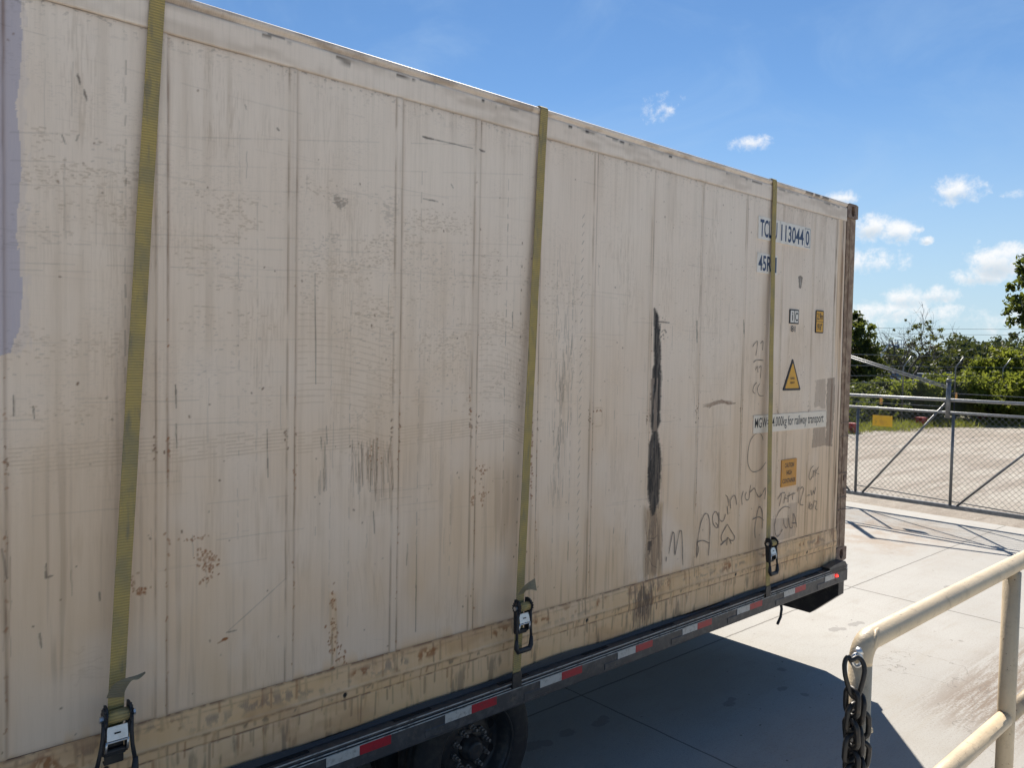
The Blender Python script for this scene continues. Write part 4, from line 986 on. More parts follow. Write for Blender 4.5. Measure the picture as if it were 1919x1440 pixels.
# ------------------------------------------------------------------ trailer
def make_trailer():
    t = thing('flatbed_trailer', (-6.0, 1.22, 0), 'black low flatbed trailer with red and white reflective tape under the container', 'trailer')
    YO = -.078; X0, X1 = -12.6, -.12
    ZT = .812
    def side_rail(s):
        yo = YO if s < 0 else 2.438 - YO; yi = yo + (.10 if s < 0 else -.10)
        g = 1 if s < 0 else -1
        pr = [(yo + g * .002, ZT), (yo, ZT - .004), (yo, .803), (yo + g * .006, .801), (yo + g * .006, .796), (yo, .794), (yo, .789), (yo + g * .006, .787), (yo + g * .006, .782), (yo, .780), (yo, .690), (yo + g * .004, .684), (yo + g * .03, .684), (yo + g * .03, .70), (yi, .70), (yi, ZT)]
        b = MB(); n = len(pr); vs = [(X0, y, z) for y, z in pr] + [(X1, y, z) for y, z in pr]
        fs = [(i, (i + 1) % n, n + (i + 1) % n, n + i) for i in range(n)] + [tuple(range(n))[::-1], tuple(range(n, 2 * n))]
        if s > 0: fs = [f[::-1] for f in fs]
        b.add(vs, fs); return b.build('side_rail', 'rail', t), yo
    rl, yo = side_rail(-1); side_rail(1)
    for z in (.8105, .7915, .7785): b = MB(); b.box((X0, yo - .0025, z - .0022), (X1, yo + .001, z + .0022)); b.build('worn_edge', 'ridge', rl)
    # deck boards, pockets
    b = MB(); b.box((X0, YO + .101, .76), (X1, 2.438 - YO - .101, .806)); b.build('deck', 'deck', t)
    x = -.55
    while x > -7.5:
        b = MB(); b.box((x - .20, YO + .022, .8122), (x, YO + .066, .8150)); b.build('stake_pocket', 'slot', t); x -= .61
    # wavy seal under the container edge
    A = []; Bq = []
    for i in range(160):
        x = -.25 - i * .04; z = HC + .012 + .010 * math.sin(x * 2.3) * math.sin(x * .9 + 1) + .006 * math.sin(x * 7)
        A.append((x, -.018, z)); Bq.append((x, -.030, .8135))
    b = MB(); b.ribbon(A, Bq, .004); b.build('edge_seal', 'rubber', t)
    # reflective tape: pairs of white and red, two feet apart
    x = -.31
    xs = [-.49] + [-.80 - .0 - .607 * k for k in range(0, 14)]
    for k, x in enumerate(xs):
        ww = .155; z0, z1 = .7365, .7775
        for nm, m, a0 in (('white_tape', 'tape_w', x - .315), ('red_tape', 'tape_r', x - .158)):
            if k == 0 and m == 'tape_r': continue
            if k == 0: a0 = -.50
            b = MB(); b.box((a0, yo - .0032, z0), (a0 + ww, yo - .0004, z1)); b.build(nm, m, t)
    for k in range(12): b = MB(); b.box((-.62 - .607 * k, yo - .004, .700), (-.42 - .607 * k, yo + .01, .737), .003); b.build('tie_bracket', 'rail', t)
    # rear end: upturned rail end, cross apron with cut corners, red lamp
    pts = [on_plane(px, py, 1, YO - .008) for px, py in ((1556, 1066), (1566, 1060), (1576, 1055), (1581, 1052), (1585.5, 1052.5), (1588, 1057), (1587.5, 1065), (1584.5, 1075), (1582, 1079), (1578.5, 1080.5), (1578, 1087), (1568, 1090), (1564, 1078), (1558, 1072))]
    b = MB(); b.prism_y([(q[0], q[2]) for q in pts], YO - .0025, YO + .06); smooth_by_angle(b.build('rail_end', 'rail', t), 30)
    b = MB(); yz = [(-.045, .70), (-.045, .565), (.19, .36), (2.25, .36), (2.48, .565), (2.48, .70)]; n = len(yz)
    xa, xb = -.195, -.105; vs = [(xa, y, z) for y, z in yz] + [(xb, y, z) for y, z in yz]
    b.add(vs, [tuple(range(n)), tuple(range(n, 2 * n))[::-1]] + [(i, n + i, n + (i + 1) % n, (i + 1) % n) for i in range(n)]); b.build('rear_apron', 'black', t)
    lp = MB(); lp.lathe([(0, .0), (-.006, .004), (-.008, .007), (-.003, .009), (.004, .009)], (-.318, YO - .010, .755), 16); lp.build('marker_lamp', 'lamp', t, True)
    b = MB(); b.box((-.345, yo - .0032, .738), (-.292, yo - .0004, .775)); b.build('red_tape', 'tape_r', t)
    b = MB(); b.tube([(-1.07, -.03, .69), (-1.06, -.035, .63), (-1.08, -.04, .575), (-1.13, -.045, .535)], .010, 8); b.build('hose', 'rubber', t, True)
    # frame beams
    for y in (.70, 1.62):
        b = MB(); b.box((X0 + .3, y, .50), (-.16, y + .12, .755), .006); b.build('main_beam', 'black', t)
    x = -.5
    while x > -12.4: b = MB(); b.box((x - .04, YO + .101, .69), (x + .04, 2.40, .757)); b.build('cross_member', 'black', t); x -= .61
    # axles and wheels
    def wheel(cx_, side):
        yf = .125 if side < 0 else 2.438 - .125; g = 1 if side < 0 else -1; cz = .388
        w = MB(); prof = [(.02, .235), (.004, .25), (0, .27), (.002, .30), (.010, .34), (.022, .366), (.040, .381), (.06, .387), (.065, .380), (.072, .380), (.077, .388), (.11, .389), (.115, .381), (.122, .381), (.127, .388), (.17, .385), (.20, .366), (.215, .34), (.22, .29), (.205, .24)]
        w.lathe([(y * g, r_) for y, r_ in prof], (cx_, yf, cz), 56)
        if side > 0: w.f = [f[::-1] for f in w.f]
        root = MB(); 
        o = w.build('wheel', 'tyre', t, True)
        r_ = MB(); pr = [(.03, .236), (.010, .238), (.008, .246), (.016, .247), (.028, .236), (.045, .222), (.10, .212), (.118, .20), (.112, .175), (.098, .15), (.092, .12), (.090, .067), (.088, .065)]
        r_.lathe([(y * g, q) for y, q in pr], (cx_, yf, cz), 48)
        if side > 0: r_.f = [f[::-1] for f in r_.f]
        r_.build('rim', 'rim', o, True)
        h = MB(); h.lathe([(y * g, q) for y, q in ((.09, .066), (.055, .062), (.05, .054), (.03, .050), (.02, .042), (.018, .034), (.022, .0))], (cx_, yf, cz), 28)
        if side > 0: h.f = [f[::-1] for f in h.f]
        h.build('hub', 'rim', o, True)
        if side < 0:
            for k in range(10):
                a = 2 * PI * (k + .3) / 10; nx_, nz_ = cx_ + .103 * math.cos(a), cz + .103 * math.sin(a)
                n_ = MB(); n_.lathe([(.093, .017), (.072, .017), (.070, .013), (.052, .013), (.05, .009), (.034, .009), (.033, .0)], (nx_, yf, nz_), 6); n_.build('lug_nut', 'nut', o)
            for k in range(8):
                hh = MB(); a = 2 * PI * (k + .5) / 8; hh.lathe([(.1035, .024), (.1025, .02), (.1020, .0)], (cx_ + .176 * math.cos(a), yf, cz + .176 * math.sin(a)), 16); hh.build('hand_hole', 'slot', o, True)
        w2 = MB(); w2.lathe([((y + .30) * g, r_2) for y, r_2 in prof], (cx_, yf, cz), 40)
        if side > 0: w2.f = [f[::-1] for f in w2.f]
        w2.build('inner_tyre', 'tyre', o, True)
    for cx_ in (-3.775, -5.02):
        for s in (-1, 1): wheel(cx_, s)
        b = MB(); b.tube([(cx_, .35, .388), (cx_, 2.1, .388)], .06, 14); b.build('axle', 'black', t, True)
        b = MB(); b.box((cx_ - .5, .66, .40), (cx_ + .15, .74, .50), .01); b.box((cx_ - .08, .64, .38), (cx_ + .10, .78, .52), .01); b.build('suspension_arm', 'black', t)
    b = MB(); b.tube([(-4.45, .30, .56), (-4.45, .95, .56)], .13, 20); b.build('air_tank', 'black', t, True)
    b = MB(); b.box((-12.3, .5, 0), (-12.2, .62, .5)); b.build('landing_leg', 'black', t)
    b = MB(); b.box((-12.3, 1.8, 0), (-12.2, 1.92, .5)); b.build('landing_leg', 'black', t)
    return t


make_trailer()

# ------------------------------------------------------------------ ratchet straps
def make_strap(px_top, px_bot, label, ratchet, splay, tail):
    """px_top / px_bot: where the webbing crosses the top rail and the deck rail"""
    xt_, zt_ = wall(*px_top, Y=-.012); xb_, zb_ = wall(*px_bot, Y=-.085)
    th = .003; hw = .0254
    s = thing('ratchet_strap', ((xt_ + xb_) / 2, -.09, .80), label, 'ratchet strap', 'yellow ratchet straps tied over the container')
    zt_ = 2.888
    def pos(z):                                               # on the pull line: x and y of the webbing centre
        q = (zt_ - z) / (zt_ - zb_); return xt_ + (xb_ - xt_) * q, -.0135 + (-.088 + .0135) * q ** 1.15
    A = []; Bq = []
    for z in np.linspace(zb_ + .005, zt_ - .004, 60):
        x, y = pos(z); y += .0012 * math.sin(z * 9 + xt_)
        dx = (xb_ - xt_) / (zt_ - zb_)
        A.append((x - hw, y, HC + z)); Bq.append((x + hw, y, HC + z))
    for (y, z) in ((-.011, 2.895), (-.006, 2.9005), (.006, 2.903), (.05, 2.904), (1.2, 2.912), (2.40, 2.905), (2.445, 2.90), (2.452, 2.885)): A.append((xt_ - hw, y, HC + z)); Bq.append((xt_ + hw, y, HC + z))
    for z in (2.0, 1.0, .1): A.append((xt_ - hw, 2.46 + (2.89 - z) * .02, HC + z)); Bq.append((xt_ + hw, 2.46 + (2.89 - z) * .02, HC + z))
    b = MB(); b.ribbon(A, Bq, th); b.build('webbing', 'webbing', s)
    # flat hook over the rub rail
    xh, yh = pos(zb_ + .005); b = MB()
    b.prism_y([(xh - .030, HC + zb_ - .055), (xh + .030, HC + zb_ - .055), (xh + .030, HC + zb_ + .012), (xh + .026, HC + zb_ + .020), (xh - .026, HC + zb_ + .020), (xh - .030, HC + zb_ + .012)], -.0945, -.0885)
    b.box((xh - .030, -.0886, HC + zb_ - .055), (xh + .030, -.070, HC + zb_ - .049)); b.build('flat_hook', 'black', s)
    # ratchet
    zc = ratchet                                              # height of its drum axle over the container floor
    x0, y0 = pos(zc); y0 -= .004; k = (xb_ - xt_) / (zb_ - zt_)
    def P(u, v, w): return (x0 + u + k * v, y0 - w, HC + zc + v)   # u across, v up, w out of the wall
    r = MB()
    for sg in (-1, 1):
        u0 = sg * .036; th_ = .005
        pl = [(-.005, .036), (.010, .040), (.030, .036), (.044, .014), (.044, -.014), (.034, -.05), (.034, -.115), (.020, -.128), (.004, -.120), (-.002, -.06), (-.006, 0)]   # (w, v)
        vs = [P(u0 - th_ / 2, v, w) for w, v in pl] + [P(u0 + th_ / 2, v, w) for w, v in pl]; n = len(pl)
        r.add(vs, [tuple(range(n)), tuple(range(n, 2 * n))[::-1]] + [(i, i + n, (i + 1) % n + n, (i + 1) % n) for i in range(n)])
        teeth = [P(sg * .041, .030 * math.sin(a), .020 + .030 * math.cos(a)) for a in np.linspace(0, 2 * PI, 20, endpoint=False)]
        tw = []
        for i, a in enumerate(np.linspace(0, 2 * PI, 28, endpoint=False)):
            rr = .034 if i % 2 else .027; tw.append((rr * math.cos(a), rr * math.sin(a)))
        vs = [P(sg * .039, v, .020 + w) for w, v in tw] + [P(sg * .044, v, .020 + w) for w, v in tw]; n = len(tw)
        r.add(vs, [tuple(range(n)), tuple(range(n, 2 * n))[::-1]] + [(i, i + n, (i + 1) % n + n, (i + 1) % n) for i in range(n)])
    r.tube([P(-.040, -.120, .016), P(.040, -.120, .016)], .010, 12)          # lower cross bar
    r.box(P(-.034, -.134, .010), P(.034, -.112, .024), .003)
    fr = r.build('ratchet_frame', 'rubber', s)
    d = MB(); d.tube([P(-.034, 0, .022), P(.034, 0, .022)], .0215, 20); d.build('webbing_roll', 'webbing', fr, True)
    for sg in (-1, 1):
        bt = MB(); bt.tube([P(sg * .044, 0, .022), P(sg * .056, 0, .022)], .011, 6); bt.build('axle_bolt', 'steel', fr)
    pw = MB(); pw.add([P(-.032, -.030, .030), P(.032, -.030, .030), P(.033, -.073, .043), P(-.033, -.073, .043), P(-.032, -.030, .026), P(.032, -.030, .026), P(.033, -.073, .039), P(-.033, -.073, .039)],
                      [(0, 3, 2, 1), (4, 5, 6, 7), (0, 1, 5, 4), (1, 2, 6, 5), (2, 3, 7, 6), (3, 0, 4, 7)])
    pwo = pw.build('pawl_plate', 'steel', fr)
    hl = MB(); hl.add([P(-.010, -.049, .0372), P(.010, -.049, .0372), (P(.010, -.054, .0388)), P(-.010, -.054, .0388)], [(0, 3, 2, 1)]); hl.build('plate_slot', 'slot', pwo)
    st = MB()
    st.tube([P(-.033, -.074, .042), P(-.034, -.112, .040)], .0042, 8); st.tube([P(.033, -.074, .042), P(.034, -.112, .040)], .0042, 8); st.tube([P(-.033, -.078, .043), P(.033, -.078, .043)], .0036, 8)
    st.build('pawl_frame', 'steel', fr, True)
    # handle: two arms that splay and a thick rubber grip
    h = MB(); sp = splay
    for sg in (-1, 1):
        h.tube([P(sg * .043, -.008, .030), P(sg * (.045), -.06, .036), P(sg * (.045 + .3 * sp), -.105, .038), P(sg * (.045 + sp), -.165, .044)], [.007, .0065, .0065, .0075], 10)
    ho = h.build('handle', 'rubber', s, True)
    g_ = MB(); gu = .045 + sp
    g_.tube([P(-gu, -.150, .043), P(-gu, -.190, .045), P(-gu + .010, -.208, .046), P(gu - .010, -.208, .046), P(gu, -.190, .045), P(gu, -.150, .043)], [.0085, .0125, .0135, .0135, .0125, .0085], 12); g_.build('grip', 'rubber', ho, True)
    # loose tail
    if tail:
        Ap, Bp, sc, ox, oy = tail; n = len(Ap); A = []; Bq = []
        def interp(L):
            L = np.array(L, float); t = np.linspace(0, 1, len(L)); tt = np.linspace(0, 1, 22); return np.interp(tt, t, L[:, 0]), np.interp(tt, t, L[:, 1]), tt
        def sm(v): v = v.copy(); v[1:-1] = (v[:-2] + 2 * v[1:-1] + v[2:]) / 4; return v
        for L, out, lead in ((Ap, A, .0), (Bp, Bq, .012)):
            xs, ys, tt = interp(L); xs = sm(sm(xs)); ys = sm(sm(ys))
            for px, py, t in zip(xs, ys, tt):
                yy_ = y0 - .030 - lead - .045 * math.sin(t * 2.0); q = on_plane(ox + px / sc, oy + py / sc, 1, yy_); out.append(tuple(q))
        b = MB(); b.ribbon(A, Bq, .0025); b.build('loose_tail', 'webbing_dull', s)
    return s


T1 = ([(285, 500), (330, 370), (420, 285), (500, 242), (600, 218), (690, 195), (805, 145)], [(520, 480), (530, 410), (565, 340), (600, 290), (640, 245), (720, 252), (812, 160)], 7.2, 160, 1240)
T2 = ([(388, 312), (430, 240), (490, 185), (530, 160), (565, 138)], [(452, 292), (470, 265), (500, 256), (540, 254), (586, 264)], 5.54, 900, 1060)
make_strap((296, -10), (212, 1400), 'ratchet strap nearest the lavender paint patch, wide and with a splayed handle and curled tail', .385, .016, T1)
make_strap((1020, 208), (967, 1268), 'ratchet strap crossing the middle of the container side, short frayed tail sticking up', .378, .004, T2)
make_strap((1452, 343), (1438, 1104), 'ratchet strap running past the blue serial number and scribbles, no loose tail', .352, .004, None)

# ------------------------------------------------------------------ handrail and chain
def make_rail():
    Y = -2.178; ZR = 1.842; r = .0241; X0 = -4.603; sp = 1.018
    t = thing('handrail', (X0, Y, .77), 'tan painted pipe handrail on the loading dock edge', 'handrail')
    R_ = .045; arc = [(X0 + R_ - R_ * math.cos(a), Y, ZR - R_ + R_ * math.sin(a)) for a in np.linspace(0, PI / 2, 9)]
    b = MB(); b.tube(arc + [(X0 + .4, Y, ZR), (X0 + 2.42, Y, ZR)], r, 24); b.build('top_rail', 'tan', t, True)
    b = MB(); b.tube([(X0, Y, .776), (X0, Y, ZR - R_ + .001)], r, 24); b.build('post', 'tan', t, True)
    for k in (1, 2):
        x = X0 + sp * k; b = MB(); b.tube([(x, Y, .776), (x, Y, ZR - r * .8)], r, 24); b.build('post', 'tan', t, True)
        a = MB(); a.tube([(x - sp + (.0 if k == 1 else .022), Y, 1.372), (x - .021, Y, 1.372)], r * .985, 24); a.build('mid_rail', 'tan', t, True)
    for k in range(3):
        x = X0 + sp * k; b = MB(); b.box((x - .06, Y - .06, .768), (x + .06, Y + .06, .778), .002); b.build('base_plate', 'tan', t)
    # weld bead worn bright on the elbow, and the eye bolt
    b = MB(); b.tube([(X0 + .012, Y - .022, ZR - .008), (X0 + .026, Y - .019, ZR + .010), (X0 + .042, Y - .013, ZR + .019), (X0 + .060, Y - .010, ZR + .0215)], [.003, .005, .005, .002], 8); b.build('weld_bead', 'tan', t, True)
    e = at_depth(1606, 1231, 1.63)
    b = MB(); ring = [Vector(e) + Vector((-.0, -.0, 0)) + Vector((.010 * math.cos(a) * .75, .010 * math.cos(a) * -.66, .013 * math.sin(a) - .008)) for a in np.linspace(0, 2 * PI, 16, endpoint=False)]
    b.tube(ring, .0042, 8, closed=True); p0 = Vector((X0, Y, 1.800)); b.tube([Vector(e) + Vector((0, 0, .004)), p0], .005, 8); b.tube([Vector(e) + Vector((.004, -.004, .004)), Vector(e) + Vector((.009, .004, .012))], .009, 6)
    b.build('eye_bolt', 'steel', t, True)
    b = MB(); x = X0 + .03; b.tube([(X0, Y - .0, 1.648), (X0 + .0262, Y - .018, 1.648)], .006, 10); b.build('stub_bolt', 'tan', t, True)
    return e


def make_chain(e):
    e = Vector(e)
    t = thing('chain', e, 'heavy dark steel chain hung by a snap hook from the handrail end', 'chain')
    rgt = Vector(RW[0]); up = Vector((0, 0, 1)); fwd = Vector((RW[2][0], RW[2][1], 0)).normalized()
    ox, oy, sc = 1540, 1140, 4.8
    D = 1.615
    L = [(262, 470), (240, 440), (214, 470), (204, 530), (214, 620), (236, 700), (256, 760), (280, 800), (308, 810), (330, 790), (352, 720), (374, 640), (386, 560), (372, 495), (345, 458), (312, 448), (285, 462)]
    pts = [Vector(at_depth(ox + x / sc, oy + y / sc, D + .004 * math.sin(i))) for i, (x, y) in enumerate(L)]
    b = MB(); Q = []
    n = len(pts)
    for i in range(n):
        p0, p1, p2, p3 = pts[i - 1], pts[i], pts[(i + 1) % n], pts[(i + 2) % n]
        for q in (0, .25, .5, .75): Q.append(.5 * ((2 * p1) + (p2 - p0) * q + (2 * p0 - 5 * p1 + 4 * p2 - p3) * q * q + (3 * p1 - p0 - 3 * p2 + p3) * q ** 3))
    b.tube(Q, .0049, 12, closed=True); b.build('snap_hook', 'chain', t, True)
    def link(c, axis_dir, side, ln=.058, wd=.035, r=.0057):
        b = MB(); q = []
        for a in np.linspace(0, 2 * PI, 24, endpoint=False):
            v = math.cos(a); u = math.sin(a); vv = (ln - wd) / 2 * (1 if v > 0 else -1) * min(1, abs(v) * 6) + v * wd / 2
            q.append(c + axis_dir * vv + side * (u * wd / 2))
        b.tube(q, r, 10, closed=True); b.build('link', 'chain', t, True)
    for strand, (px, dpx, k0) in enumerate(((272, -2, 0), (338, 1, 1))):
        for k in range(16):
            c = Vector(at_depth(ox + (px + dpx * k + 8 * math.sin(k * 1.7 + strand)) / sc, oy + (850 + strand * 62 + 138 * k) / sc, D + .006 + .012 * strand + .004 * math.sin(k * 2.1)))
            side = (rgt * math.cos(.5 + strand) + fwd * math.sin(.5 + strand)).normalized() if (k + k0) % 2 else (rgt * math.cos(1.9 + strand) + fwd * math.sin(1.9 + strand)).normalized()
            tilt = (up + rgt * .10 * math.sin(k * 2.3 + strand)).normalized()
            link(c, tilt, side)


make_chain(make_rail())

# ------------------------------------------------------------------ sliding gate
GX = 6.75
def make_gate():
    t = thing('sliding_gate', (GX, 1.7, .2), 'grey galvanised chain link sliding gate across the yard exit', 'gate')
    Y0, Y1 = -2.6, 5.6
    zb, z1, z2 = .225, 1.69, 1.885
    b = MB(); b.box((GX - .03, Y0, zb - .03), (GX + .03, Y1, zb + .03), .004); b.build('bottom_rail', 'galvd', t)
    for z, r_, nm in ((z1, .020, 'top_rail'), (z2, .025, 'track_rail')):
        b = MB(); b.tube([(GX - .0, Y0, z), (GX - .0, Y1, z)], r_, 14); b.build(nm, 'galv', t, True)
    ys = [-2.6, -.02, 1.52, 3.0, 4.5, 5.6]
    for y in ys:
        b = MB(); b.tube([(GX, y, zb + .03), (GX, y, z1 - .02)], .022, 12); b.build('upright', 'galvd', t, True)
    for (ya, yb) in ((2.88, 1.62), (1.42, .06), (-.12, -1.6), (3.1, 4.4)):
        b = MB(); b.tube([(GX - .002, ya, zb + .03), (GX - .002, yb, z1 - .02 if yb != 1.62 else z2 - .03)], .017, 10); b.build('brace', 'galvd', t, True)
    b = MB(); b.tube([(GX - .03, 1.595, 1.60), (GX - .03, 1.595, 2.18)], .033, 14); b.lathe([(-.001, .0)], (0, 0, 0), 3) if False else None
    b.tube([(GX - .03, 1.595, 2.18), (GX - .03, 1.595, 2.215)], [.046, .030], 14); b.build('guide_post', 'galvd', t, True)
    b = MB(); b.tube([(GX - .02, 3.62, z1), (GX - .02, 3.62, 2.72)], .045, 12); b.build('mast', 'galvd', t, True)
    for d in (0, .035):
        b = MB(); b.tube([(GX - .045, 1.60, 2.065 + d), (GX - .045, 3.62, 2.655 + d)], .012, 8); b.build('truss_rod', 'galv', t, True)
    b = MB(); b.tube([(GX - .045, 1.60, 1.78), (GX - .045, 3.62, 1.78)], .006, 6); b.build('stay_wire', 'wire', t); b = MB(); b.tube([(GX + .01, 1.6, 1.99), (GX + .01, -2.6, 1.95)], .006, 6); b.build('stay_wire', 'wire', t)
    b = MB(); b.tube([(GX + .02, 3.0, .36), (GX + .02, -.02, .255)], .008, 6); b.build('tension_cable', 'galvd', t)
    # chain link fabric: two families of wires
    p = .085; za, zb_ = zb + .02, z1 - .02; b = MB(); H = zb_ - za; vs = []; fs = []
    hw = .0017
    y = Y0 - H
    def seg(a, c):
        o = len(vs); (y0, z0), (y1, z1_) = a, c; d = math.hypot(y1 - y0, z1_ - z0)
        if d < 1e-4: return
        ny, nz = -(z1_ - z0) / d * hw, (y1 - y0) / d * hw
        for (yy, zz) in (a, c):
            vs.extend([(GX - hw, yy + ny, zz + nz), (GX - hw, yy - ny, zz - nz), (GX + hw, yy - ny, zz - nz), (GX + hw, yy + ny, zz + nz)])
        for k in range(4): j = (k + 1) % 4; fs.append((o + k, o + j, o + 4 + j, o + 4 + k))
    while y < Y1:
        for sgn in (1, -1):
            s0, s1 = max(0, (Y0 - y)), min(H, Y1 - y)
            if s1 > s0:
                if sgn > 0: seg((y + s0, za + s0), (y + s1, za + s1))
                else: seg((y + s0, zb_ - s0), (y + s1, zb_ - s1))
        y += p
    tri_mesh('chain_link_fabric', vs, fs, 'wire', t)
    s = thing('warning_sign', (GX - .03, 2.6, 1.40), 'faded yellow rectangular sign hanging on the gate fabric', 'sign')
    b = MB(); b.box((GX - .034, 2.42, 1.395), (GX - .030, 2.74, 1.575), .001); so_ = b.build('sign_board', 'sign', s)
    for y in (2.45, 2.71):
        b = MB(); b.tube([(GX - .028, y, 1.56), (GX - .012, y, 1.585), (GX - .004, y, 1.57)], .003, 6); b.build('tie', 'wire', s)


make_gate()

# ------------------------------------------------------------------ far fence, wires, red blocks
FA, FB = Vector((13.0, 13.6, 0)), Vector((20.1, 9.9, 0)); FC, FD = Vector((24.8, 9.5, 0)), Vector((46, 3.8, 0))
def make_fence():
    t = thing('perimeter_fence', FB, 'grey perimeter fence with strands of barbed wire behind the grass strip', 'fence')
    line = [FA, FB, FC, FD]
    P_ = []
    for a, b_ in zip(line[:-1], line[1:]):
        n = max(1, int((b_ - a).length / 3.0))
        P_ += [a.lerp(b_, i / n) for i in range(n)]
    P_.append(FD)
    for q in P_:
        b = MB(); b.tube([q, q + Vector((0, 0, 2.3)), q + Vector((.12, -.25, 2.72))], .028, 8); b.build('post', 'galvd', t, True)
    for z, off in ((1.70, 0), (1.95, 0), (2.32, .02), (2.72, .25)):
        b = MB(); b.tube([q + Vector((.12 * off * 4, -off, z + .01 * math.sin(i * 3))) for i, q in enumerate(P_)], .009, 5); b.build('barbed_wire', 'galv', t)
    vs = []; fs = []; p = .12; H = 1.65
    for a, b_ in zip(line[:-1], line[1:]):
        d = (b_ - a); L = d.length; u = d / L; s = -H
        while s < L:
            for sg in (1, -1):
                s0, s1 = max(0, -s), min(H, L - s)
                if s1 > s0:
                    q0 = a + u * (s + s0) + Vector((0, 0, .05 + (s0 if sg > 0 else H - s0))); q1 = a + u * (s + s1) + Vector((0, 0, .05 + (s1 if sg > 0 else H - s1)))
                    o = len(vs); w = Vector((0, 0, .004)); vs += [tuple(q0 - w), tuple(q1 - w), tuple(q1 + w), tuple(q0 + w)]; fs.append((o, o + 1, o + 2, o + 3))
            s += p
    tri_mesh('fence_fabric', vs, fs, 'wire', t)


make_fence()

def red_block(px, py, label):
    q = on_plane(px, py, 2, 0.0); t = thing('red_marker_block', q, label, 'marker block', 'red marker blocks on the grass strip')
    x, y = q[0], q[1]; a = math.radians(-14); ca, sa = math.cos(a), math.sin(a)
    def rbox(w, d, z0, z1, top=1.0):
        vs = []
        for z, k in ((z0, 1.0), (z1, top)):
            for sx, sy in ((-1, -1), (1, -1), (1, 1), (-1, 1)): u, v = sx * w / 2 * k, sy * d / 2 * k; vs.append((x + u * ca - v * sa, y + u * sa + v * ca, z))
        return vs, [(3, 2, 1, 0), (4, 5, 6, 7), (0, 1, 5, 4), (1, 2, 6, 5), (2, 3, 7, 6), (3, 0, 4, 7)]
    b = MB(); b.add(*rbox(.30, .30, 0, .30, .88)); b.build('block', 'red', t)
    b = MB(); b.add(*rbox(.33, .33, .302, .345, .96)); b.build('cap', 'red', t)


red_block(1596, 812, 'red marker block half hidden behind the container corner')
red_block(1726, 799, 'red marker block seen through the middle of the gate')
red_block(1841, 792, 'red marker block farthest right along the grass strip')
for (px, py, dd, lb) in ((1787, 742, 27, 'small orange tag on the perimeter fence right of the gate post'), (1646, 751, 24, 'small orange tag on the perimeter fence above the yellow sign')):
    q = Vector(at_depth(px, py, dd)); b = MB(); b.box(q + Vector((-.09, -.09, -.11)), q + Vector((.09, -.08, .11)), .002)
    tag(b.build('fence_tag', 'orange'), lb, 'tag')

# ------------------------------------------------------------------ plants
def leaves(centres, radii, per, size, R_, flat=.6):
    cs = np.repeat(np.asarray(centres), per, 0); rr = np.repeat(np.asarray(radii), per)[:, None]; n = len(cs)
    d = R_.normal(0, 1, (n, 3)); d /= np.linalg.norm(d, axis=1)[:, None]; d[:, 2] *= .8
    p = cs + d * rr * R_.uniform(.35, 1.08, (n, 1))
    a = R_.normal(0, 1, (n, 3)); a /= np.linalg.norm(a, axis=1)[:, None]; c = np.cross(a, d + R_.normal(0, flat, (n, 3))); c /= np.linalg.norm(c, axis=1)[:, None] + 1e-9
    s = size * R_.uniform(.6, 1.35, (n, 1)); a = a * s; c = c * s * .55
    V = np.stack([p - a, p - a * .1 + c, p + a, p - a * .1 - c], 1).reshape(-1, 3); Q = np.arange(4 * n).reshape(-1, 4)
    return V, Q


def plant(name, base, label, cat, lobes, leaf, nclump, per, size, trunk_h, trunk_r, seed, group=None, bark='bark', crad=(.3, .6), limbs=14):
    """lobes: list of (dx, dy, z, rx, ry, rz) ellipsoids that make up the crown"""
    R_ = np.random.RandomState(seed); t = thing(name, base, label, cat, group); B = np.array(base, float)
    vol = np.array([l[3] * l[4] * l[5] for l in lobes]); vol = vol / vol.sum(); cs = []; rs = []
    for k in range(nclump):
        l = lobes[R_.choice(len(lobes), p=vol)]; d = R_.normal(0, 1, 3); d /= np.linalg.norm(d); q = R_.uniform(.2, 1.0) ** .45
        cs.append(B + np.array([l[0] + d[0] * l[3] * q, l[1] + d[1] * l[4] * q, max(l[2] + d[2] * l[5] * q, .15)])); rs.append(R_.uniform(*crad))
    V, Q = leaves(cs, rs, per, size, R_); tri_mesh('crown', V, Q, leaf, t)
    b = MB(); top = B + np.array([R_.normal(0, .1), R_.normal(0, .1), trunk_h])
    mid = (B + top) / 2 + np.array([R_.normal(0, .08), R_.normal(0, .08), 0])
    b.tube([tuple(B), tuple(mid), tuple(top)], [trunk_r, trunk_r * .8, trunk_r * .6], 9)
    for k in R_.choice(len(cs), min(limbs, len(cs)), replace=False):
        m_ = (top * .55 + cs[k] * .45) + R_.normal(0, .12, 3); s0 = B + (top - B) * R_.uniform(.55, 1.0)
        b.tube([tuple(s0), tuple(m_), tuple(cs[k])], [trunk_r * .42, trunk_r * .24, trunk_r * .06], 6)
    b.build('trunk', bark, t, True); return t


def gd(px, d):                                                # ground point at bearing of column px, depth d along the view axis
    v = ray(px, 680); p = CAM + v * d; return (float(p[0]), float(p[1]), 0.0)


def rlobes(R_, w, h, n, zc=.5):
    return [(R_.uniform(-.6, .6) * w, R_.uniform(-.5, .5) * w, h * R_.uniform(.35, .75), w * R_.uniform(.35, .6), w * R_.uniform(.35, .6), h * R_.uniform(.25, .38)) for _ in range(n)]


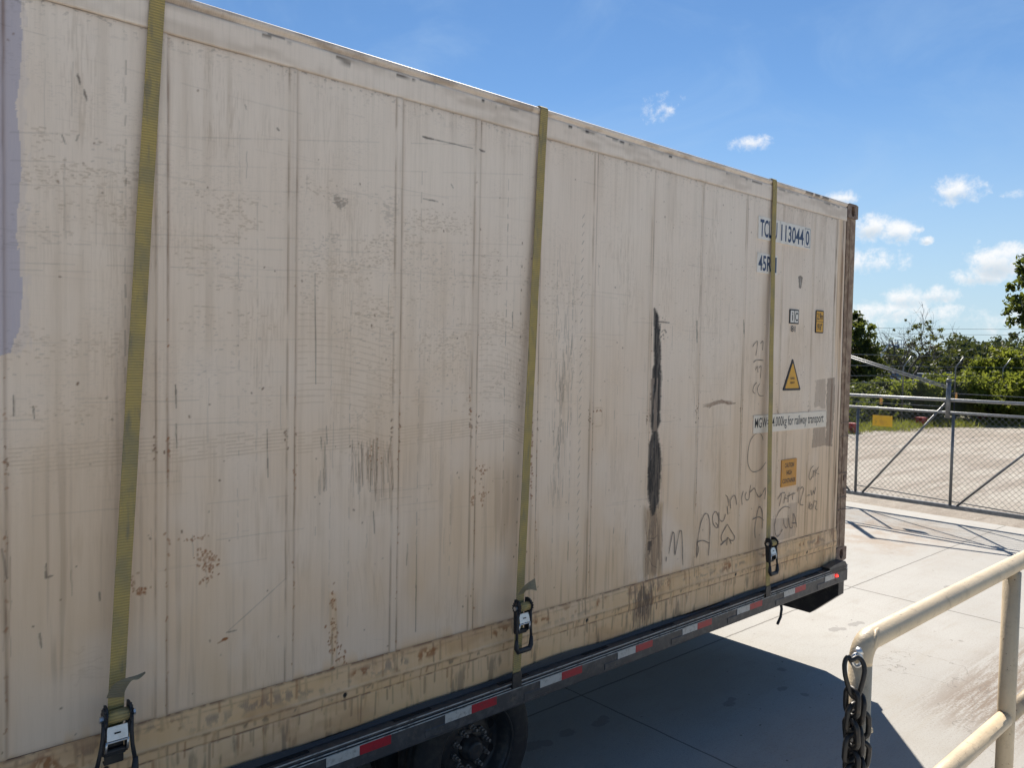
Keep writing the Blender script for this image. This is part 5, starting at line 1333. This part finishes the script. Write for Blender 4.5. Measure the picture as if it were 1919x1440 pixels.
BG = 'bushes behind the perimeter fence'
bushes = [(1618, 33, 1.7, 1.6, 'leaf_m', 'dark green bush low behind the fence beside the container corner'),
          (1668, 34, 1.9, 1.75, 'leaf_m', 'scrubby green bush under the half bare tree'),
          (1712, 33, 1.6, 1.7, 'leaf_y', 'yellow tipped bush just left of the gate post'),
          (1752, 35, 1.5, 1.7, 'leaf_m', 'green bush directly behind the gate post'),
          (1795, 33.5, 1.4, 1.9, 'leaf_y', 'bush between the gate post and the tall yellow green bush'),
          (1872, 35, 1.7, 3.0, 'leaf_y', 'tallest yellow green bush at the right behind the gate'),
          (1925, 36, 2.1, 3.1, 'leaf_y', 'broad yellow green bush below the tall tree at the right edge'),
          (1826, 32.5, 1.3, 1.9, 'leaf_y', 'low bright bush in front of the tallest bush'),
          (1885, 33, 1.8, 2.2, 'leaf_y', 'low yellow green bush at the foot of the right hand bushes'),
          (1980, 36, 2.5, 3.2, 'leaf_y', 'yellow green bush just outside the right edge of the view')]
for i, (px, d, w, h, lf, lb) in enumerate(bushes):
    R_ = np.random.RandomState(900 + i)
    plant('bush', gd(px, d), lb, 'bush', rlobes(R_, w, h, 7), lf, int(150 * w), 42, .085, h * .5, .05, 910 + i, BG, crad=(.16, .38), limbs=10)

# the tall tree at the right edge, the dark tree behind the container, the half bare tree
plant('broadleaf_tree', gd(1994, 34), 'tall green tree leaning into the right edge of the view', 'tree',
      [(-1.0, 0.6, 5.9, 1.3, 1.5, 1.2), (-.3, .2, 6.9, 1.3, 1.5, 1.0), (-1.1, .8, 4.7, 1.2, 1.3, .7), (-.6, .5, 3.9, 1.0, 1.2, .5), (.8, -.6, 6.2, 1.6, 1.8, 1.6), (.6, -.3, 4.6, 1.5, 1.6, 1.0)],
      'leaf_d', 330, 44, .11, 4.2, .17, 950, crad=(.22, .42), limbs=26)
plant('dark_tree', gd(1578, 44), 'dark green tree standing behind the rear corner of the container', 'tree',
      [(.2, 0, 3.9, 1.6, 1.6, 1.4), (.7, -.5, 2.6, 1.5, 1.6, 1.3), (0, .1, 5.3, .9, .9, .9), (.9, -.7, 1.5, 1.2, 1.3, 1.0)], 'leaf_d', 270, 34, .11, 3.0, .16, 960, crad=(.22, .45), limbs=22)


def bare_tree():
    R_ = np.random.RandomState(33); base = Vector(gd(1702, 46))
    t = thing('half_bare_tree', base, 'half bare grey tree with crooked branches beyond the bushes', 'tree')
    b = MB(); tips = []
    rgt = Vector(RW[0]); dep = Vector((RW[2][0], RW[2][1], 0)).normalized()
    def grow(p, d, L, r, k):
        n = 4; pts = [p]; q = p; dd = d
        for i in range(n):
            dd = (dd + Vector(R_.normal(0, .16, 3))).normalized(); q = q + dd * L / n; pts.append(q)
        b.tube(pts, list(np.linspace(r, r * .6, n + 1)), 6)
        if k == 0: tips.append(q); return
        for j in range(R_.randint(2, 4)):
            s = pts[R_.randint(2, n + 1)]; nd = (dd + Vector(R_.normal(0, .55, 3)) + Vector((0, 0, .12))).normalized()
            grow(s, nd, L * R_.uniform(.55, .85), max(r * .52, .005), k - 1)
    for (a, c, L) in ((-.55, .9, 1.9), (.05, 1.0, 2.2), (.75, .75, 2.5), (.45, 1.0, 2.2), (-.2, 1.0, 1.7), (1.0, .55, 2.0), (-.9, .6, 1.5)):
        d = (rgt * a + Vector((0, 0, c)) + dep * R_.normal(0, .3)).normalized(); grow(base + Vector((0, 0, 1.1)), d, L * .92, .075, 4)
    b.tube([base, base + Vector((.05, 0, .6)), base + Vector((0, 0, 1.2))], [.16, .13, .11], 8); b.build('trunk', 'deadwood', t, True)
    tips_n = np.array([tuple(q) for q in tips]); side = (tips_n - np.array(base)) @ np.array(RW[0])
    w = np.where(side > .2, 1.0, .22) * (tips_n[:, 2] < 4.9); pick = R_.choice(len(tips_n), 120, p=w / w.sum())
    V, Q = leaves(tips_n[pick] + R_.normal(0, .12, (120, 3)), R_.uniform(.08, .22, 120), 20, .07, R_); tri_mesh('crown', V, Q, 'leaf_b', t)


bare_tree()
# far wood: one mass on the skyline
def far_wood():
    R_ = np.random.RandomState(77); cs = []; rs = []
    for k in range(190):
        px = R_.uniform(1450, 2150); d = R_.uniform(105, 150); b0 = np.array(gd(px, d))
        h = R_.uniform(4.2, 6.6) * (d / 130) * (.9 + .25 * math.sin(px * .021) + .18 * math.sin(px * .057))
        for j in range(13): q = R_.normal(0, 1, 3); q /= np.linalg.norm(q); cs.append(b0 + np.array([q[0] * 2.6, q[1] * 2.6, h * (.55 + .42 * q[2])])); rs.append(R_.uniform(.6, 1.3))
    V, Q = leaves(cs, rs, 22, .30, R_); o = tri_mesh('far_wood', V, Q, 'leaf_haze')
    tag(o, 'dark green wood along the skyline behind the yard, leaves tinted blue for haze', 'wood', None, 'stuff')
    cs = []; rs = []
    for k in range(520):
        px = R_.uniform(1500, 2100); d = R_.uniform(48, 100); b0 = np.array(gd(px, d)); cs.append(b0 + np.array([0, 0, R_.uniform(.1, .9)])); rs.append(R_.uniform(.4, 1.1))
    for k in range(420):
        px = R_.uniform(1480, 2060); d = R_.uniform(28.5, 32.5); b0 = np.array(gd(px, d))
        if b0[1] < np.interp(b0[0], [20.1, 24.8, 46], [10.5, 10.1, 4.6]): continue
        cs.append(b0 + np.array([0, 0, R_.uniform(.1, .8)])); rs.append(R_.uniform(.2, .42))
    V, Q = leaves(cs, rs, 30, .12, R_); o = tri_mesh('scrub', V, Q, 'leaf_m')
    tag(o, 'low green scrub on the open ground beyond the bushes', 'scrub', None, 'stuff')


far_wood()
def grass():
    R_ = np.random.RandomState(55); V = []
    pts = []
    line = [Vector((13.2, 13.0, 0)), Vector((20.3, 9.35, 0)), Vector((24.6, 8.95, 0)), Vector((46, 3.2, 0))]
    for a, b_ in zip(line[:-1], line[1:]):
        L = (b_ - a).length; u = (b_ - a) / L; n = Vector((-u.y, u.x, 0)); n = n if n.y > 0 else -n
        for _ in range(int(L * 900)):
            s = R_.uniform(0, L); w = R_.normal(.35, .45) + .25 * math.sin(s * 2.1) + .2 * math.sin(s * .7 + 1); pts.append(a + u * s + n * w)
    P_ = np.array([tuple(q) for q in pts]); n = len(P_); h = R_.uniform(.06, .24, (n, 1)) * (.6 + .8 * R_.rand(n, 1)); an = R_.uniform(0, 2 * PI, n); w = .010
    dx = np.stack([np.cos(an), np.sin(an), np.zeros(n)], 1) * w; tip = np.stack([R_.normal(0, .09, n), R_.normal(0, .09, n), np.zeros(n)], 1)
    up = np.concatenate([np.zeros((n, 2)), h], 1)
    V = np.stack([P_ - dx, P_ + dx, P_ + dx * .3 + up + tip, P_ - dx * .3 + up + tip], 1).reshape(-1, 3); Q = np.arange(4 * n).reshape(-1, 4)
    o = tri_mesh('grass', V, Q, 'grass'); tag(o, 'rough dry green grass at the edge of the gravel lot', 'grass', None, 'stuff')


grass()

# ------------------------------------------------------------------ distant things: parked vehicles, boom lift, power line
def car(px, d, turn, m, label):
    base = gd(px, d); t = thing('parked_car', base, label, 'car', 'cars parked beyond the bushes'); a = turn; ca, sa = math.cos(a), math.sin(a)
    def tr(b):
        b.v = [(base[0] + x * ca - y * sa, base[1] + x * sa + y * ca, z) for x, y, z in b.v]; return b
    b = MB(); b.prism_y([(-2.2, .35), (2.2, .35), (2.2, .75), (1.9, .92), (.9, .98), (-1.9, 1.0), (-2.2, .85)], -.88, .88); tr(b).build('body', m, t)
    b = MB(); b.prism_y([(1.0, .98), (.35, 1.48), (-1.2, 1.5), (-1.85, 1.0)], -.76, .76); tr(b).build('cabin', 'glass', t)
    b = MB(); b.prism_y([(.36, 1.482), (.30, 1.53), (-1.15, 1.55), (-1.22, 1.502)], -.74, .74); tr(b).build('roof', m, t)
    for x in (-1.35, 1.35):
        for y in (-.9, .72): b = MB(); b.lathe([(0, .0), (0, .3), (.02, .33), (.16, .33), (.18, .3), (.18, 0)], (x, y, .33), 18); tr(b).build('wheel', 'tyre', t)


car(1628, 62, .4, 'carw', 'white car parked nearest the dark tree, seen between branches')
car(1652, 74, 1.2, 'carg', 'grey car parked beside the white car beyond the fence')
car(1738, 70, .2, 'carw', 'white car half hidden behind the bush at the gate post')
car(1760, 82, 1.0, 'carg', 'grey car far behind the gate post')


def lift_():
    d = 78; base = Vector(gd(1634, d)); t = thing('boom_lift', base, 'blue boom lift with raised arm beyond the half bare tree', 'boom lift'); rgt = Vector(RW[0]); rgt.z = 0; rgt.normalize()
    b = MB(); b.box(base + Vector((-1.2, -.9, .35)), base + Vector((1.2, .9, .95)), .05); b.build('chassis', 'blue', t)
    for sx in (-.8, .8):
        for sy in (-.95, .75): b = MB(); b.lathe([(0, 0), (0, .36), (.2, .36), (.2, 0)], tuple(base + Vector((sx, sy, .36))), 16); b.build('wheel', 'tyre', t)
    p1 = base + rgt * .6 + Vector((0, 0, 2.6)); p2 = base + rgt * 1.6 + Vector((0, 0, 4.2)); 
    b = MB(); b.tube([base + Vector((0, 0, .95)), p1], .16, 8); b.build('lower_boom', 'blue', t)
    b = MB(); b.tube([p1, p2], .12, 8); b.build('upper_boom', 'carw', t)
    b = MB(); b.tube([p2, p2 + rgt * 1.1 + Vector((0, 0, -.1))], .08, 8); b.box(p2 + rgt * 1.1 + Vector((-.3, -.3, -.3)), p2 + rgt * 1.1 + Vector((.3, .3, -.22)), .02); b.build('basket_arm', 'blue', t)
    b = MB(); q = p2 + rgt * 1.1
    for z in (.1, .5): b.tube([q + Vector((x, y, z)) for x, y in ((-.3, -.3), (.3, -.3), (.3, .3), (-.3, .3))], .03, 6, closed=True)
    for x, y in ((-.3, -.3), (.3, -.3), (.3, .3), (-.3, .3)): b.tube([q + Vector((x, y, -.22)), q + Vector((x, y, .5))], .03, 6)
    b.build('basket_rail', 'blue', t)


lift_()
def power():
    A = Vector(gd(1180, 120)); B = Vector(gd(2400, 105)); t = thing('power_line', A, 'overhead power line crossing the sky low above the trees', 'power line')
    for q in (A, B):
        b = MB(); b.tube([q, q + Vector((0, 0, 8.5))], [.16, .11], 10); b.box(q + Vector((-.08, -1.1, 7.9)), q + Vector((.08, 1.1, 8.05))); b.build('pole', 'bark', t)
    for z in (7.75, 8.55):
        b = MB(); pts = []
        for k in range(25): s = k / 24; q = A.lerp(B, s); pts.append(q + Vector((0, 0, z - 1.1 * 4 * s * (1 - s)))); 
        b.tube(pts, .022, 5); b.build('wire', 'cable', t)


power()
for o in list(C.objects):
    if 'origin' in o.keys(): del o['origin']
